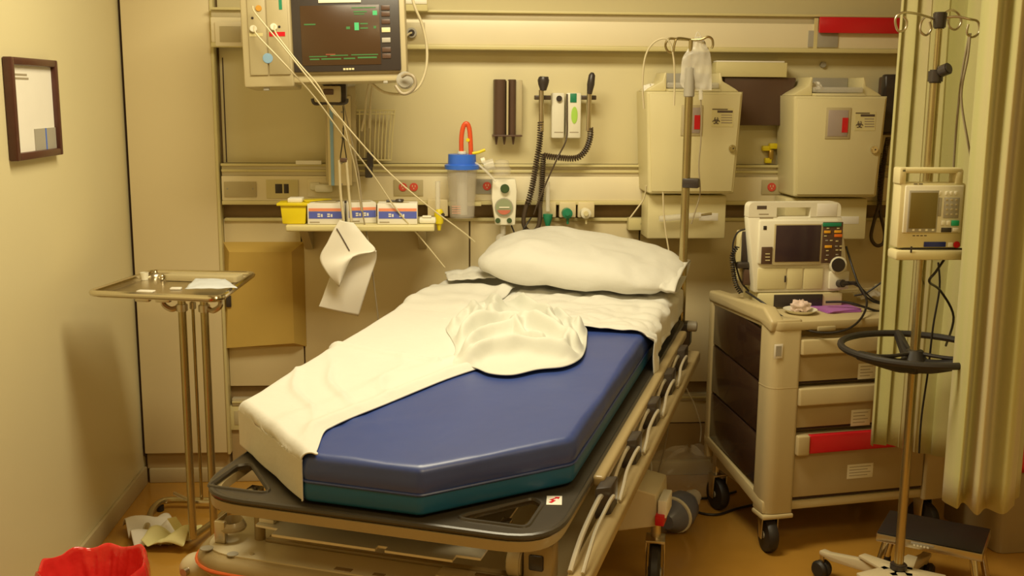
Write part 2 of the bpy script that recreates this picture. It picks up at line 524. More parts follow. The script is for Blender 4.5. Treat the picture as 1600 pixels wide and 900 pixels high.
for (x, y, r) in ((-0.455, -0.035, 0.016), (-0.375, -0.045, 0.014), (0.44, -0.04, 0.016)):
    MB().cyl((x, y, ZC1-0.001), (x, y, ZC1+0.0015), r, seg=18).build('rubber_plug', grey, bed.e)
MB().cyl((-0.33, -0.03, ZC1), (-0.33, -0.03, ZC1+0.003), 0.006, seg=10).build('screw', steel, bed.e)
# upright socket with ring on the foot left corner
sk = MB()
sk.box(-0.455, -0.425, 0.00, 0.012, ZC1, ZC1+0.052, 0.003)
sk.box(-0.455, -0.450, 0.00, 0.055, ZC1, ZC1+0.052, 0.002)
sk.build('corner_bracket', steel, bed.e)
MB().tube([(-0.425+0.028*math.cos(a), 0.035+0.028*math.sin(a), ZC1+0.035) for a in [2*PI*i/16 for i in range(16)]], 0.009, seg=8, smooth=1, closed=True).build('corner_ring', tanp, bed.e)
for x in (-0.36, 0.36):
    MB().cyl((x, 0.06, ZC1-0.02), (x, 0.06, ZB-0.06), 0.014).build('strut', tanp, bed.e)
for x in (-0.30, 0.10):
    MB().cyl((x, 0.10, ZC1+0.035), (x+0.05, 0.10, ZC1+0.035), 0.022, seg=18).build('pivot_bolt', steel, bed.e)
# slots of the front cover, a stepped white tray panel
for x, wd in ((-0.10, 0.045), (0.0, 0.030), (0.085, 0.050), (0.20, 0.045)):
    MB().box(x, x+wd, -0.045, -0.030, ZC1-0.004, ZC1+0.0012, 0.001).build('slot_cover', channelm, bed.e)
MB().box(-0.34, 0.34, 0.05, 0.070, ZC1-0.03, ZC1+0.006, 0.003).build('cross_bar', tanp, bed.e)
tp = MB()
zt_ = 0.535
tp.prism([(-0.335, 0.12), (-0.335, 0.00), (-0.270, -0.005), (-0.270, -0.036), (0.005, -0.036), (0.005, -0.018), (0.030, -0.018), (0.030, -0.036), (0.20, -0.036), (0.20, -0.010), (0.26, -0.010), (0.26, 0.6), (-0.335, 0.6)], zt_, zt_+0.006, 0.0)
tp.build('tray_panel', white, bed.e)
MB().box(-0.333, -0.29, 0.01, 0.60, zt_+0.006, zt_+0.018, 0.004).build('tray_edge', white, bed.e)
MB().cyl((0.31, 0.05, ZC1+0.035), (0.345, 0.05, ZC1+0.035), 0.03, seg=20, bev=0.004).build('roller', tanl, bed.e)
MB().box(0.35, 0.42, 0.03, 0.09, ZC1, ZC1+0.09, 0.006).build('mount_block', tanp, bed.e)
MB().box(0.365, 0.40, 0.025, 0.031, ZC1+0.035, ZC1+0.065, 0.004).build('square_socket', dark, bed.e)
MB().box(0.15, 0.36, -0.02, 0.03, ZC1+0.001, ZC1+0.012, 0.003).build('hinge_plate', tanl, bed.e)
MB().box(0.24, 0.32, 0.005, 0.017, ZC1+0.0125, ZC1+0.016, 0.001).build('slot_cover', channelm, bed.e)
for q in set(bpy.data.objects)-base0:
    for v_ in q.data.vertices:
        v_.co.y += 0.105
        v_.co.x += 0.015
# columns carrying the deck
for y in (0.42, 1.5):
    MB().cyl((0, y, 0.2), (0, y, ZB-0.04), 0.07, seg=24).build('lift_column', tanp, bed.e)
MB().box(-0.33, 0.33, 0.25, 1.7, 0.215, 0.25, 0.01).build('chassis', tanl, bed.e)
# casters
def caster(th, x, y, ang, R=0.095, name='caster', htop=0.30):
    f = MB()
    m = Matrix.Translation((x, y, 0)) @ Matrix.Rotation(ang, 4, 'Z')
    f.lathe([(R*0.30, 0), (R*0.30, 0.02)], seg=16)
    f.bm.clear()
    def pt(a, b, c): return m @ Vector((a, b, c))
    for sx_ in (-1, 1):
        f.prism_x([(-0.012, R*0.8), (0.016, R*0.8), (R*0.45, R*2+0.012), (-R*0.25, R*2+0.012)], min(sx_*0.026, sx_*0.031), max(sx_*0.026, sx_*0.031), 0.0015, mtx=m)
    f.box(-0.031, 0.031, -R*0.25, R*0.45, R*2+0.010, R*2+0.020, 0.003, mtx=m)
    f.cyl(pt(0, 0.02, R*2+0.02), pt(0, 0.02, htop), 0.016)
    o = f.build(name, steel, th.e)
    wv = MB()
    wv.lathe([(R*0.55, -0.018), (R*0.93, -0.018), (R, -0.010), (R, 0.010), (R*0.93, 0.018), (R*0.55, 0.018)], c=pt(0, 0, R), axis=m.to_3x3() @ Vector((1, 0, 0)), seg=28)
    wv.build('tyre', black, o)
    hb = MB()
    hb.lathe([(0.0, -0.020), (R*0.2, -0.022), (R*0.22, -0.012), (R*0.54, -0.010), (R*0.56, 0.010), (R*0.22, 0.012), (R*0.2, 0.022), (0.0, 0.020)], c=pt(0, 0, R), axis=m.to_3x3() @ Vector((1, 0, 0)), seg=24)
    hb.build('wheel_hub', grey, o)
    return o
cp = bed.L(hz(1024, 850, 0.20))
caster(bed, cp.x, cp.y, math.radians(8), 0.10, htop=0.33)
caster(bed, -0.42, cp.y+0.12, math.radians(-4), 0.10, htop=0.33)
caster(bed, -0.44, 0.14, math.radians(20), 0.10, htop=0.46)
caster(bed, 0.40, 0.14, math.radians(-10), 0.10, htop=0.46)
cc = MB()
cv = bed.L(hz(292, 888, 0.39))
cc.sphere((cv.x+0.01, cv.y+0.03, 0.38), 0.045, 1, 1, 0.9, seg=20)
cc.build('caster_cover', tanl, bed.e)
MB().cyl((cv.x+0.005, cv.y-0.024, 0.388), (cv.x+0.008, cv.y-0.005, 0.388), 0.011, seg=14).build('cover_bolt', steel, bed.e)
# plastic shell and brake pedal beside the wheel
sh = MB()
q = [bed.Z(a, b, c) for a, b, c in ((930, 770, 0.36), (985, 762, 0.36), (1034, 792, 0.33), (1034, 826, 0.27), (930, 852, 0.27), (900, 845, 0.30))]
ux = cp.x
qa = [bed.P(a, b, cp.y-0.07) for a, b in ((900, 800), (945, 764), (973, 757), (1026, 773), (1027, 823), (935, 834), (890, 838))]
sh.prism_y([(p.x, p.z) for p in qa], cp.y-0.07, cp.y+0.12, 0.006, 2)
sh.build('base_shell', tanl, bed.e, smooth=20)
pd = bed.P(1031, 812, cp.y-0.09)
po = MB().box(pd.x-0.014, pd.x+0.014, cp.y-0.10, cp.y-0.04, pd.z-0.018, pd.z+0.016, 0.003).build('brake_pedal', redm, bed.e)
po['label'] = 'small red brake pedal'
pw = bed.P(1033, 792, cp.y-0.08)
MB().box(pw.x-0.010, pw.x+0.018, cp.y-0.085, cp.y+0.02, pw.z-0.035, pw.z+0.022, 0.004).build('pedal_arm', white, bed.e)
ys0, ys1 = bed.P(953, 789, cp.y-0.073), bed.P(974, 804, cp.y-0.073)
MB().cyl(ys0, ys1, 0.0025, seg=6).build('yellow_tag', yellow, bed.e)
for px, py, px2, py2 in ((945, 815, 940, 838), (921, 838, 918, 858)):
    a, b = bed.P(px, py, cp.y-0.075), bed.P(px2, py2, cp.y-0.075)
    MB().cyl(a, b, 0.006, seg=8).build('red_marker', redm, bed.e)

# side rails, folded down along both long sides
def side_rail(s):
    zt2 = 0.665
    r = MB()
    r.box(s*0.494-0.015, s*0.494+0.015, 0.34, 1.70, zt2-0.028, zt2, 0.008, 3)
    root = r.build('side_rail', tanp, bed.e)
    r = MB()
    r.box(s*0.530-0.026, s*0.530+0.026, -0.05, 1.74, zt2-0.120, zt2-0.082, 0.010, 3)
    r.build('rail_bar', tanp, root)
    ys = [0.34, 0.66, 0.96, 1.25, 1.52]
    for i, y in enumerate(ys):
        h = MB()
        m = Matrix.Translation((s*0.515, y, zt2-0.045))
        h.prism([(-0.018, -0.05), (0.018, -0.03), (0.020, 0.045), (-0.016, 0.03)], -0.045, 0.035, 0.006, 2, m)
        h.build('hinge_block', dark, root)
    for i in range(-1, len(ys)-1):
        y0 = ys[i]+0.04 if i >= 0 else 0.0
        y1 = ys[i+1]-0.03
        for k, dx in enumerate((0.0, 0.028)):
            c = MB()
            c.tube([(s*(0.512+dx), y0, zt2-0.075), (s*(0.512+dx), y0+0.05, zt2-0.055), (s*(0.508+dx), y0+(y1-y0)*0.45, zt2-0.045+0.004*k), (s*(0.510+dx), y1-0.05, zt2-0.030), (s*(0.511+dx), y1, zt2-0.032)], 0.0065 if k == 0 else 0.005, seg=8, smooth=5)
            c.build('rail_spindle', mat('satin_steel', (0.78, 0.72, 0.58), 0.32, metal=0.7), root)
side_rail(1)
slope(bed.e, 0.525)
for q in bed.e.children_recursive: q['sloped'] = 1
for nm_ in ('tray_panel', 'tray_edge', 'strut'): pass
# infusion pole fixed to the head right corner
pl = bed.L(hy(1064, 500, 3.93))
px_, py_ = pl.x, pl.y
ztp = hy(1063, 62, 3.93).z
zmid = hy(1063, 108, 3.93).z
pole = MB()
pole.cyl((px_, py_, 0.55), (px_, py_, zmid), 0.0155, seg=18)
pm = pole.build('infusion_pole', brass, bed.e)
MB().cyl((px_, py_, zmid-0.1), (px_, py_, ztp), 0.008, seg=12).build('inner_pole', brass, pm)
MB().cyl((px_, py_, zmid-0.10), (px_, py_, zmid+0.006), 0.020, seg=18, bev=0.003).build('pole_collar', grey, pm)
BR = Matrix.Rotation(-BA, 3, 'Z')
def bw(x, z): return BR @ Vector((x, 0, z)) + Vector((px_, py_, 0))
Zh = ztp
hook_pts = [
    [(0, Zh), (-0.045, Zh+0.004), (-0.056, Zh-0.015), (-0.060, Zh-0.045)],
    [(0, Zh), (-0.050, Zh+0.003), (-0.085, Zh+0.004), (-0.098, Zh-0.018), (-0.088, Zh-0.040), (-0.070, Zh-0.044)],
    [(0, Zh), (0.030, Zh+0.004), (0.046, Zh-0.010), (0.048, Zh-0.032), (0.060, Zh-0.028)],
    [(0, Zh), (0.040, Zh+0.001), (0.064, Zh+0.010), (0.080, Zh+0.002), (0.084, Zh-0.018), (0.080, Zh-0.030)]]
for k, hk in enumerate(hook_pts):
    h = MB()
    h.tube([bw(x, z)+Vector((0, (-0.02, 0.03, 0.03, -0.02)[k]*min(1, abs(x)/0.05), 0)) for x, z in hk], 0.0045, seg=8, smooth=5)
    h.build('hook', brass, pm)
kn = bed.L(hy(1068, 286, 3.92))
MB().box(px_-0.012, px_+0.050, py_-0.02, py_+0.02, kn.z-0.018, kn.z+0.018, 0.006).build('pole_clamp', dark, pm)
MB().box(px_-0.03, px_+0.04, py_-0.035, py_+0.03, 0.67, 0.76, 0.008).build('pole_socket', dark, bed.e)
MB().cyl((px_+0.03, py_-0.03, 0.75), (px_+0.065, py_-0.03, 0.75), 0.02, seg=14, bev=0.003).build('socket_knob', grey, bed.e)

# ------------------------------------------------------------------ mattress
mt = Thing('mattress', 'dark blue vinyl stretcher mattress with teal lower band and clipped foot corners', 'mattress', (BO[0], BO[1], ZB+0.002), BA)
CH, FH = 0.268, 0.150     # chamfer depth, half width of the foot edge
mo = [(-0.120, 0), (0.165, 0), (HW, CH), (HW, LEN), (-HW, LEN), (-HW, CH)]
TH = ZTOP-ZB-0.002
def matt(poly, z0, z1, rt_, rb_, bulge=0.0, wr=0.0):
    """rounded outline lofted with rounded rims"""
    out = rounded(poly, [0.03, 0.03, 0.05, 0.06, 0.06, 0.05], 6)
    # subdivide the outline
    P = []
    n = len(out)
    for i in range(n):
        a, b = Vector(out[i]), Vector(out[(i+1) % n])
        k = max(1, int((b-a).length/0.035))
        for j in range(k): P.append(a.lerp(b, j/k))
    n = len(P)
    b = bmesh.new()
    lev = []
    for k in range(5):
        t = k/4*PI/2
        lev.append((rb_*(1-math.sin(t)), z0+rb_*(1-math.cos(t))))
    for k in range(1, 4): lev.append((-bulge*math.sin(k/4*PI), z0+rb_+(z1-z0-rb_-rt_)*k/4))
    for k in range(6):
        t = k/5*PI/2
        lev.append((rt_*(1-math.cos(t)), z1-rt_+rt_*math.sin(t)))
    c = Vector((0, LEN/2))
    rings = []
    for ins, z in lev:
        rg = []
        for i, p in enumerate(P):
            tn = (P[(i+1) % n]-P[i-1]).normalized()
            nn = Vector((-tn.y, tn.x))
            q = p+nn*ins
            wz = wr*noise.noise(Vector((q.x*14, q.y*14, z*20)))
            rg.append(b.verts.new((q.x+nn.x*wz, q.y+nn.y*wz, z)))
        rings.append(rg)
    for k in range(len(rings)-1):
        for i in range(n):
            b.faces.new((rings[k][i], rings[k][(i+1) % n], rings[k+1][(i+1) % n], rings[k+1][i]))
    b.faces.new(rings[0][::-1])
    # top surface as shrinking rings so it can be shaped
    last = rings[-1]
    for f_ in (0.97, 0.94, 0.90, 0.86, 0.81, 0.76, 0.70, 0.64, 0.57, 0.50, 0.42, 0.34, 0.26, 0.18, 0.1):
        rg = []
        for i, p in enumerate(P):
            x = last[i].co.x if False else rings[-1][i].co.x
            rg.append((x, rings[-1][i].co.y))
        rg2 = []
        for i in range(n):
            o = rings[len(lev)-1][i].co
            X = o.x*f_
            Y = 0.93+(o.y-0.93)*(1-(1-f_)*0.9)
            rg2.append(b.verts.new((X, Y, z1)))
        for i in range(n):
            b.faces.new((last[i], last[(i+1) % n], rg2[(i+1) % n], rg2[i]))
        last = rg2
    b.faces.new(last)
    for v in b.verts:
        if v.co.z > z1-0.002:
            x, y = v.co.x, v.co.y
            wv_ = 0.0032*math.sin((x*0.35+y)*75+4*noise.noise(Vector((x*3, y*3, 0))))*math.exp(-((x-0.02)**2/0.05+(y-0.22)**2/0.035))
            v.co.z += 0.003*noise.noise(Vector((x*4, y*4, 1)))+wv_
    bmesh.ops.recalc_face_normals(b, faces=b.faces)
    m = MB()
    m.add(b)
    return m
seam = TH*0.44
matt(mo, 0.0, seam-0.001, 0.002, 0.010, 0.002).build('lower_cover', teal, mt.e, smooth=60)
matt(mo, seam-0.001, TH, 0.020, 0.002, 0.004, 0.0015).build('upper_cover', blue, mt.e, smooth=60)
MB().tube([(p[0]*1.003, p[1]-0.001, seam) for p in rounded(mo, [0.03, 0.03, 0.05, 0.06, 0.06, 0.05], 6)], 0.0035, seg=6, smooth=1, closed=True).build('piping', blue, mt.e)

# ------------------------------------------------------------------ sheets (in the frame of the bed)
def uleft(v):
    return -HW if v > CH else -(0.120+(HW-0.120)*max(0, v)/CH)
sheet = Thing('bed_sheet', 'white bed sheet pulled over the left half of the blue mattress to its foot', 'sheet', (BO[0], BO[1], ZB+0.002), BA)
def tozo(px, py, z=ZTOP):
    p = topP(sheet, px, py, z)
    return p.x, p.y
edge_px = [(506, 680), (520, 670), (550, 656), (600, 636), (660, 611), (700, 595), (745, 580), (800, 565), (880, 545), (905, 520)]
edge = sorted([tozo(*p)[::-1] for p in edge_px])
edge = [(-0.012, -0.098), (0.012, -0.096)]+[q for q in edge if q[0] > 0.03]
edge = [q for q in edge if q[0] < 1.0]+[(1.15, -0.02), (1.30, -0.10), (1.45, -0.12), (1.60, -0.12)]
_ep = catmull([Vector((a, b, 0)) for a, b in edge], 8)
edge = sorted([(q.x, q.y) for q in _ep])
def uedge(v):
    if v <= edge[0][0]: return edge[0][1]
    for i in range(len(edge)-1):
        if edge[i][0] <= v <= edge[i+1][0]:
            f = (v-edge[i][0])/max(1e-6, edge[i+1][0]-edge[i][0])
            return edge[i][1]*(1-f)+edge[i+1][1]*f
    return edge[-1][1]
def wrap_profile(v, s, ul, ur, gap, drop_l, drop_r, Zt):
    """distance s along: up the left side, over the top, (down the right side) -> x, z, normal"""
    r = 0.022
    a = drop_l
    segs = [a-r, r*PI/2, (ur-ul)-r-(r if drop_r > 0 else 0)]
    if s < segs[0]: return ul-gap, Zt+gap-r-(segs[0]-s), (-1, 0)
    s -= segs[0]
    if s < segs[1]:
        t = s/r
        return ul+r-(r+gap)*math.cos(t), Zt-r+(r+gap)*math.sin(t), (-math.cos(t), math.sin(t))
    s -= segs[1]
    if s < segs[2] or drop_r <= 0: return ul+r+s, Zt+gap, (0, 1)
    s -= segs[2]
    if s < segs[1]:
        t = s/r
        return ur-r+(r+gap)*math.sin(t), Zt-r+(r+gap)*math.cos(t), (math.sin(t), math.cos(t))
    s -= segs[1]
    return ur+gap, Zt+gap-r-s, (1, 0)
def e0_(x, ur): return (ur-x)/0.12
def sheet_f(a, b):
    v = -0.006 + b**1.15*1.60+0.03*a*b**8
    ul = uleft(v)
    ur = max(uedge(v), ul+0.035)
    dl = TH+0.004
    tot = dl-0.022 + 0.022*PI/2 + (ur-ul)-0.022
    s = a*tot
    x, z, nrm = wrap_profile(v, s, ul, ur, 0.007, dl, 0, TH)
    d = 0.0
    if nrm[1] > 0.3:
        k = min(1, s/0.2)
        d += 0.006*abs(noise.noise(Vector((x*3.2+7, v*3.2, 0.3))))
        # pulled creases running diagonally to the foot corner
        q = (x+0.45)*0.9+(v*0.55)
        d += 0.014*(1-abs(math.sin(q*21+2.5*noise.noise(Vector((x*4, v*3, 2))))))**3*math.exp(-((v-0.42)/0.30)**2)*k*max(0, min(1, e0_(x, ur)))
        # soft rolled band along the edge, edge itself resting on the mattress
        e = (tot-s)
        wv2 = 0.5+0.5*noise.noise(Vector((v*5, 3, 1)))
        d *= min(1, e/0.03)
        vf = max(0, min(1, (v-0.03)/0.12))
        d += 0.011*vf*math.exp(-((e-0.035)/0.020)**2)*(0.4+wv2) + 0.012*vf*math.exp(-((e-0.105-0.04*wv2)/0.030)**2)*wv2
        d -= 0.004*math.exp(-(e/0.006)**2)
        # crossing ridge (a fold line about a third along)
        ly = v-(0.80-0.25*(x+0.45))
        if x < -0.06: d += 0.012*math.exp(-(ly/0.014)**2)
        # head: rumpled layers
        if v > 1.25: d += (0.010+0.016*noise.noise(Vector((x*7, v*11, 4))))*min(1, (v-1.25)/0.15)
    else:
        d += 0.003*math.sin(v*30)+0.003*noise.noise(Vector((v*9, z*9, 0)))
        d = abs(d)
    d = max(d, -0.001)
    return Vector((x+nrm[0]*d, v, z+nrm[1]*d))
sg = MB()
sg.grid(sheet_f, 110, 210)
o = sg.build('sheet_cloth', linen, sheet.e, smooth=0, solid=0.003)
for p in o.data.polygons: p.use_smooth = True
# hem band down the foot corner
# head end sheet, wraps the right side with a hanging corner
hs = Thing('draw_sheet', 'white fitted sheet across the head end with a corner hanging over the right side', 'sheet', (BO[0], BO[1], ZB+0.002), BA)
v0 = topP(hs, 960, 522, ZTOP).y
def hs_f(a, b):
    v = v0 + 0.006*math.sin(a*9) + b*(LEN-0.005-v0)
    ul, ur = -HW, HW
    # hanging corner is longest near the front hem
    hang = TH-0.02 + 0.085*math.exp(-((v-v0-0.06)/0.055)**2)
    dl = TH-0.01
    tot = dl-0.022 + 0.022*PI + (ur-ul)-0.044 + hang-0.022
    s = a*tot
    x, z, nrm = wrap_profile(v, s, ul, ur, 0.004, dl, hang, TH)
    d = 0.0
    if nrm[1] > 0.3:
        d = 0.016*abs(noise.noise(Vector((x*7, v*12, 5)))) + 0.009*math.exp(-((v-v0)/0.03)**2) + 0.012*abs(noise.noise(Vector((x*16, v*22, 1))))
        if x < -0.1: d *= 0.15
    elif nrm[0] > 0:
        d = 0.012+0.008*math.sin(v*34)+0.006*noise.noise(Vector((v*14, z*12, 0)))
        if z < 0.03: d = max(d, 0.016)
        d += 0.02*math.exp(-((v-v0-0.05)/0.05)**2)
    return Vector((x+nrm[0]*d, v, z+nrm[1]*d))
sg = MB()
sg.grid(hs_f, 150, 60)
o = sg.build('sheet_cloth', linen, hs.e, smooth=0, solid=0.003)
for p in o.data.polygons: p.use_smooth = True

# ------------------------------------------------------------------ crumpled blanket
bl = Thing('blanket', 'crumpled white top sheet bunched in the middle of the bed', 'blanket', (BO[0], BO[1], ZTOP), BA)
bpx = [(697, 494), (705, 515), (712, 540), (706, 570), (740, 574), (765, 583), (800, 585), (840, 577), (880, 573), (905, 562), (914, 542), (917, 515), (915, 490), (890, 474), (865, 458), (840, 446), (800, 440), (760, 437), (728, 452), (708, 478)]
bp2 = []
for p in bpx:
    hgt = 0.075*max(0, min(1, (560-p[1])/120))
    q = topP(bl, p[0], p[1], ZTOP+0.012+hgt)
    bp2.append(Vector((q.x, q.y)))
bc = sum(bp2, Vector((0, 0)))/len(bp2)
BP = catmull([Vector((p.x, p.y, 0)) for p in bp2], 8, True)
def ridge(p):
    f1 = noise.voronoi(p, distance_metric='DISTANCE', exponent=2.5)[0]
    return f1[1]-f1[0]
RIDGES = [
    ([(702, 498), (722, 470), (760, 452), (810, 446), (860, 456), (896, 480), (912, 505)], 0.054, 0.020),
    ([(712, 520), (760, 504), (800, 500), (850, 512), (905, 532)], 0.065, 0.017),
    ([(722, 556), (765, 540), (810, 538), (860, 540), (908, 545)], 0.057, 0.016),
    ([(735, 572), (770, 576), (820, 572), (870, 566), (908, 548)], 0.030, 0.014),
    ([(790, 452), (822, 470), (850, 486), (872, 512)], 0.054, 0.014),
    ([(728, 545), (755, 520), (800, 512), (832, 494)], 0.046, 0.013),
    ([(768, 455), (776, 476), (768, 500)], 0.054, 0.016),
    ([(852, 460), (880, 486), (888, 515), (880, 540)], 0.046, 0.013),
    ([(800, 505), (822, 524), (850, 530)], 0.038, 0.011),
    ([(738, 470), (745, 490), (735, 512)], 0.041, 0.013),
]
RL = []
for pts_, hh_, ww_ in RIDGES:
    q_ = []
    for a_, b_ in pts_:
        r_ = topP(bl, a_, b_, ZTOP+0.045)
        q_.append(Vector((r_.x, r_.y, 0)))
    RL.append((catmull(q_, 3), hh_, ww_))
def seg_d(x, y, P):
    best = 9
    for i in range(len(P)-1):
        ax, ay, bx, by = P[i].x, P[i].y, P[i+1].x, P[i+1].y
        dx, dy = bx-ax, by-ay
        t = max(0, min(1, ((x-ax)*dx+(y-ay)*dy)/(dx*dx+dy*dy+1e-9)))
        d = (x-ax-t*dx)**2+(y-ay-t*dy)**2
        if d < best: best = d
    return math.sqrt(best)
def blanket_h(x, y, r):
    wx = x+0.012*noise.noise(Vector((x*14, y*14, 1)))
    wy = y+0.012*noise.noise(Vector((x*14, y*14, 5)))
    h = 0.0
    for P, hh, ww in RL:
        d = seg_d(wx, wy, P)
        g = 1.12*hh*math.exp(-(d/(ww*1.35))**2)*(0.8+0.35*noise.noise(Vector((x*10, y*10, hh*99))))
        h = (h**3+g**3)**(1/3) if g > 0 else h
    h += 0.008*noise.noise(Vector((x*13, y*13, 3)))
    env = min(1, (1-r)/0.14)
    env = env*env*(3-2*env)
    dome = 0.022*(1-r**2)
    return (h+dome)*env + 0.010 + 0.007*math.exp(-((r-0.95)/0.04)**2)*(0.7+0.6*noise.noise(Vector((x*9, y*9, 2))))
def bl_f(a, r):
    n = len(BP)
    t = (a % 1.0)*n
    i = int(t) % n
    p = BP[i].lerp(BP[(i+1) % n], t-int(t))
    x = bc.x+(p.x-bc.x)*r
    y = bc.y+(p.y-bc.y)*r
    sw = 0.010*(1-r)*4*r
    dx = sw*noise.noise(Vector((x*9, y*9, 8)))
    dy = sw*noise.noise(Vector((x*9, y*9, 3)))
    return Vector((x+dx, y+dy, blanket_h(x, y, r)))
bm_ = MB()
bm_.grid(bl_f, 220, 90)
bmesh.ops.remove_doubles(bm_.bm, verts=bm_.bm.verts, dist=0.0004)
for _ in range(6): bmesh.ops.smooth_vert(bm_.bm, verts=[v for v in bm_.bm.verts if not v.is_boundary], factor=0.5, use_axis_x=True, use_axis_y=True, use_axis_z=True)
o = bm_.build('blanket_cloth', linen2, bl.e, smooth=0, solid=0.003)
for p in o.data.polygons: p.use_smooth = True

# ------------------------------------------------------------------ pillow
pw_ = Thing('pillow', 'plump white pillow in a loose pillowcase at the head of the bed', 'pillow', (BO[0], BO[1], ZTOP), BA)
def pillow_f(a, b):
    th = a*2*PI
    ph = (b-0.5)*PI
    def se(c, e): return math.copysign(abs(c)**e, c)
    X = se(math.cos(th), 0.55)*math.cos(ph)**0.42
    Y = se(math.sin(th), 0.62)*math.cos(ph)**0.42
    Zq = se(math.sin(ph), 0.95)
    cx = max(abs(X), 1e-3)
    taper = 1-0.55*abs(X)**3.2
    W_, Dp, Hh = 0.385, 0.225, 0.085
    bias = 1.0+0.22*(-X)
    z = Zq*Hh*taper*bias
    if z < -0.03: z = -0.03-(-z-0.03)*0.2
    x, y = X*W_, Y*Dp
    nz_ = 0.011*noise.noise(Vector((x*6, y*6, z*9)))+0.008*noise.noise(Vector((x*15, y*15, z*20)))
    # creases toward the lower corners
    nz_ += 0.007*math.sin(x*40+4*noise.noise(Vector((x*5, 0, z*8))))*math.exp(-((z+0.02)/0.03)**2)
    return Vector((x, y, z+nz_))
pb = MB()
pb.grid(pillow_f, 120, 60)
bmesh.ops.remove_doubles(pb.bm, verts=pb.bm.verts, dist=0.0005)
pc = topP(pw_, 908, 412, ZTOP+0.085)
PM = Matrix.Translation((pc.x, pc.y, 0.088)) @ Matrix.Rotation(math.radians(3), 4, 'Y') @ Matrix.Rotation(math.radians(5), 4, 'X')
bmesh.ops.transform(pb.bm, matrix=PM, verts=pb.bm.verts)
o = pb.build('pillow_body', linen, pw_.e, smooth=0)
for p in o.data.polygons: p.use_smooth = True
# loose mouth of the pillowcase at its right end, and a flap at the left
def mouth_f(a, b):
    th = a*2*PI
    k = 1+0.05*math.sin(3*th)
    x = 0.325+b*0.062
    y = 0.17*math.cos(th)*k*(1+0.05*b)
    z = 0.032*math.sin(th)*(1-0.1*b)*k - 0.012 + 0.006*noise.noise(Vector((th*2, b*3, 0)))
    return Vector((x, y, z))
mb_ = MB()
mb_.grid(mouth_f, 60, 10)
bmesh.ops.transform(mb_.bm, matrix=PM, verts=mb_.bm.verts)
o = mb_.build('pillowcase_mouth', linen, pw_.e, smooth=0, solid=0.0025)
for p in o.data.polygons: p.use_smooth = True
pq = [topP(pw_, 695, 424, ZTOP+0.03), topP(pw_, 700, 436, ZTOP+0.03), topP(pw_, 775, 440, ZTOP+0.03), topP(pw_, 765, 420, ZTOP+0.03)]
def flap_f(a, b):
    p = (pq[1]*(1-a)+pq[2]*a)*(1-b)+(pq[0]*(1-a)+pq[3]*a)*b
    return Vector((p.x, p.y, 0.026+0.010*noise.noise(Vector((a*5, b*4, 1)))+0.02*a+0.006*math.sin(a*14)*b))
mb_ = MB()
mb_.grid(flap_f, 30, 14)
o = mb_.build('pillowcase_flap', linen, pw_.e, smooth=0, solid=0.004)
for p in o.data.polygons: p.use_smooth = True

for th_ in (mt, sheet, hs, bl, pw_): slope(th_.e)
# ------------------------------------------------------------------ things on the walls
def wthing(name, label, cat, px, py, Y=D, group=None, ang=0.0):
    return Thing(name, label, cat, hy(px, py, Y), ang, group)
def disc(th, name, m, px, py, ly, rpx, depth=0.006, parent=None, seg=20, label=None, bev=0.0015):
    c = th.P(px, py, ly)
    r = (th.P(px+rpx, py, ly)-th.P(px-rpx, py, ly)).length/2
    o = MB().cyl((c.x, ly+depth, c.z), (c.x, ly, c.z), r, seg=seg, bev=min(bev, r*0.3, depth*0.3)).build(name, m, parent or th.e)
    if label: o['label'] = label
    return o
def ptube(th, name, m, pts, r, parent=None, seg=8, smooth=5, lys=None):
    """tube through (px, py, local y)"""
    o = MB().tube([th.P(a, b, c) for a, b, c in pts], r, seg=seg, smooth=smooth).build(name, m, parent or th.e, smooth=60)
    return o
def cable(name, label, cat, m, pts, r, group=None, seg=8):
    """free cable: pts are (px, py, world Y)"""
    o = MB().tube([hy(a, b, c) for a, b, c in pts], r, seg=seg, smooth=6).build(name, m, smooth=60)
    return tag(o, label, cat, group)

# picture frame on the left wall
def lwp(px, py, X=XL): return hx(px, py, X)
XF = XL+0.03
c = [lwp(*p, XF) for p in ((20, 88), (93, 95), (99, 243), (29, 251))]
fr = Thing('wall_frame', 'dark brown framed notice with a small grey picture on the left wall', 'picture frame', (XL, (c[0].y+c[1].y)/2, c[3].z))
y0, y1 = (c[0].y+c[3].y)/2, (c[1].y+c[2].y)/2
z0, z1 = (c[2].z+c[3].z)/2, (c[0].z+c[1].z)/2
ox, oy, oz = fr.o
def fb(name, m, a, b, zc, zd, x0, x1, bev=0.0, parent=None):
    return MB().box(x0, x1, a-oy, b-oy, zc-oz, zd-oz, bev).build(name, m, parent or fr.e)
W_ = 0.022
fb('backing_board', paper, y0+W_*0.5, y1-W_*0.5, z0+W_*0.5, z1-W_*0.5, 0.002, 0.012)
for a, b, e, f in ((y0, y0+W_, z0, z1), (y1-W_, y1, z0, z1), (y0+W_, y1-W_, z0, z0+W_), (y0+W_, y1-W_, z1-W_, z1)):
    fb('frame_side', framem, a, b, e, f, 0.001, 0.028, 0.004)
ph = fb('photograph', grey, y0+(y1-y0)*0.47, y1-W_, z0+W_, z0+W_+(z1-z0)*0.22, 0.012, 0.015)
ph['label'] = 'small grey photograph'
fb('photo_divider', bluep, y0+(y1-y0)*0.70, y0+(y1-y0)*0.72, z0+W_, z0+W_+(z1-z0)*0.22, 0.015, 0.016, parent=ph)
for k, wd in enumerate((0.30, 0.33)):
    fb('printed_line', inkl, y0+W_+0.015, y0+W_+0.015+wd*(y1-y0), z1-W_-0.030-0.011*k, z1-W_-0.024-0.011*k, 0.012, 0.0128)

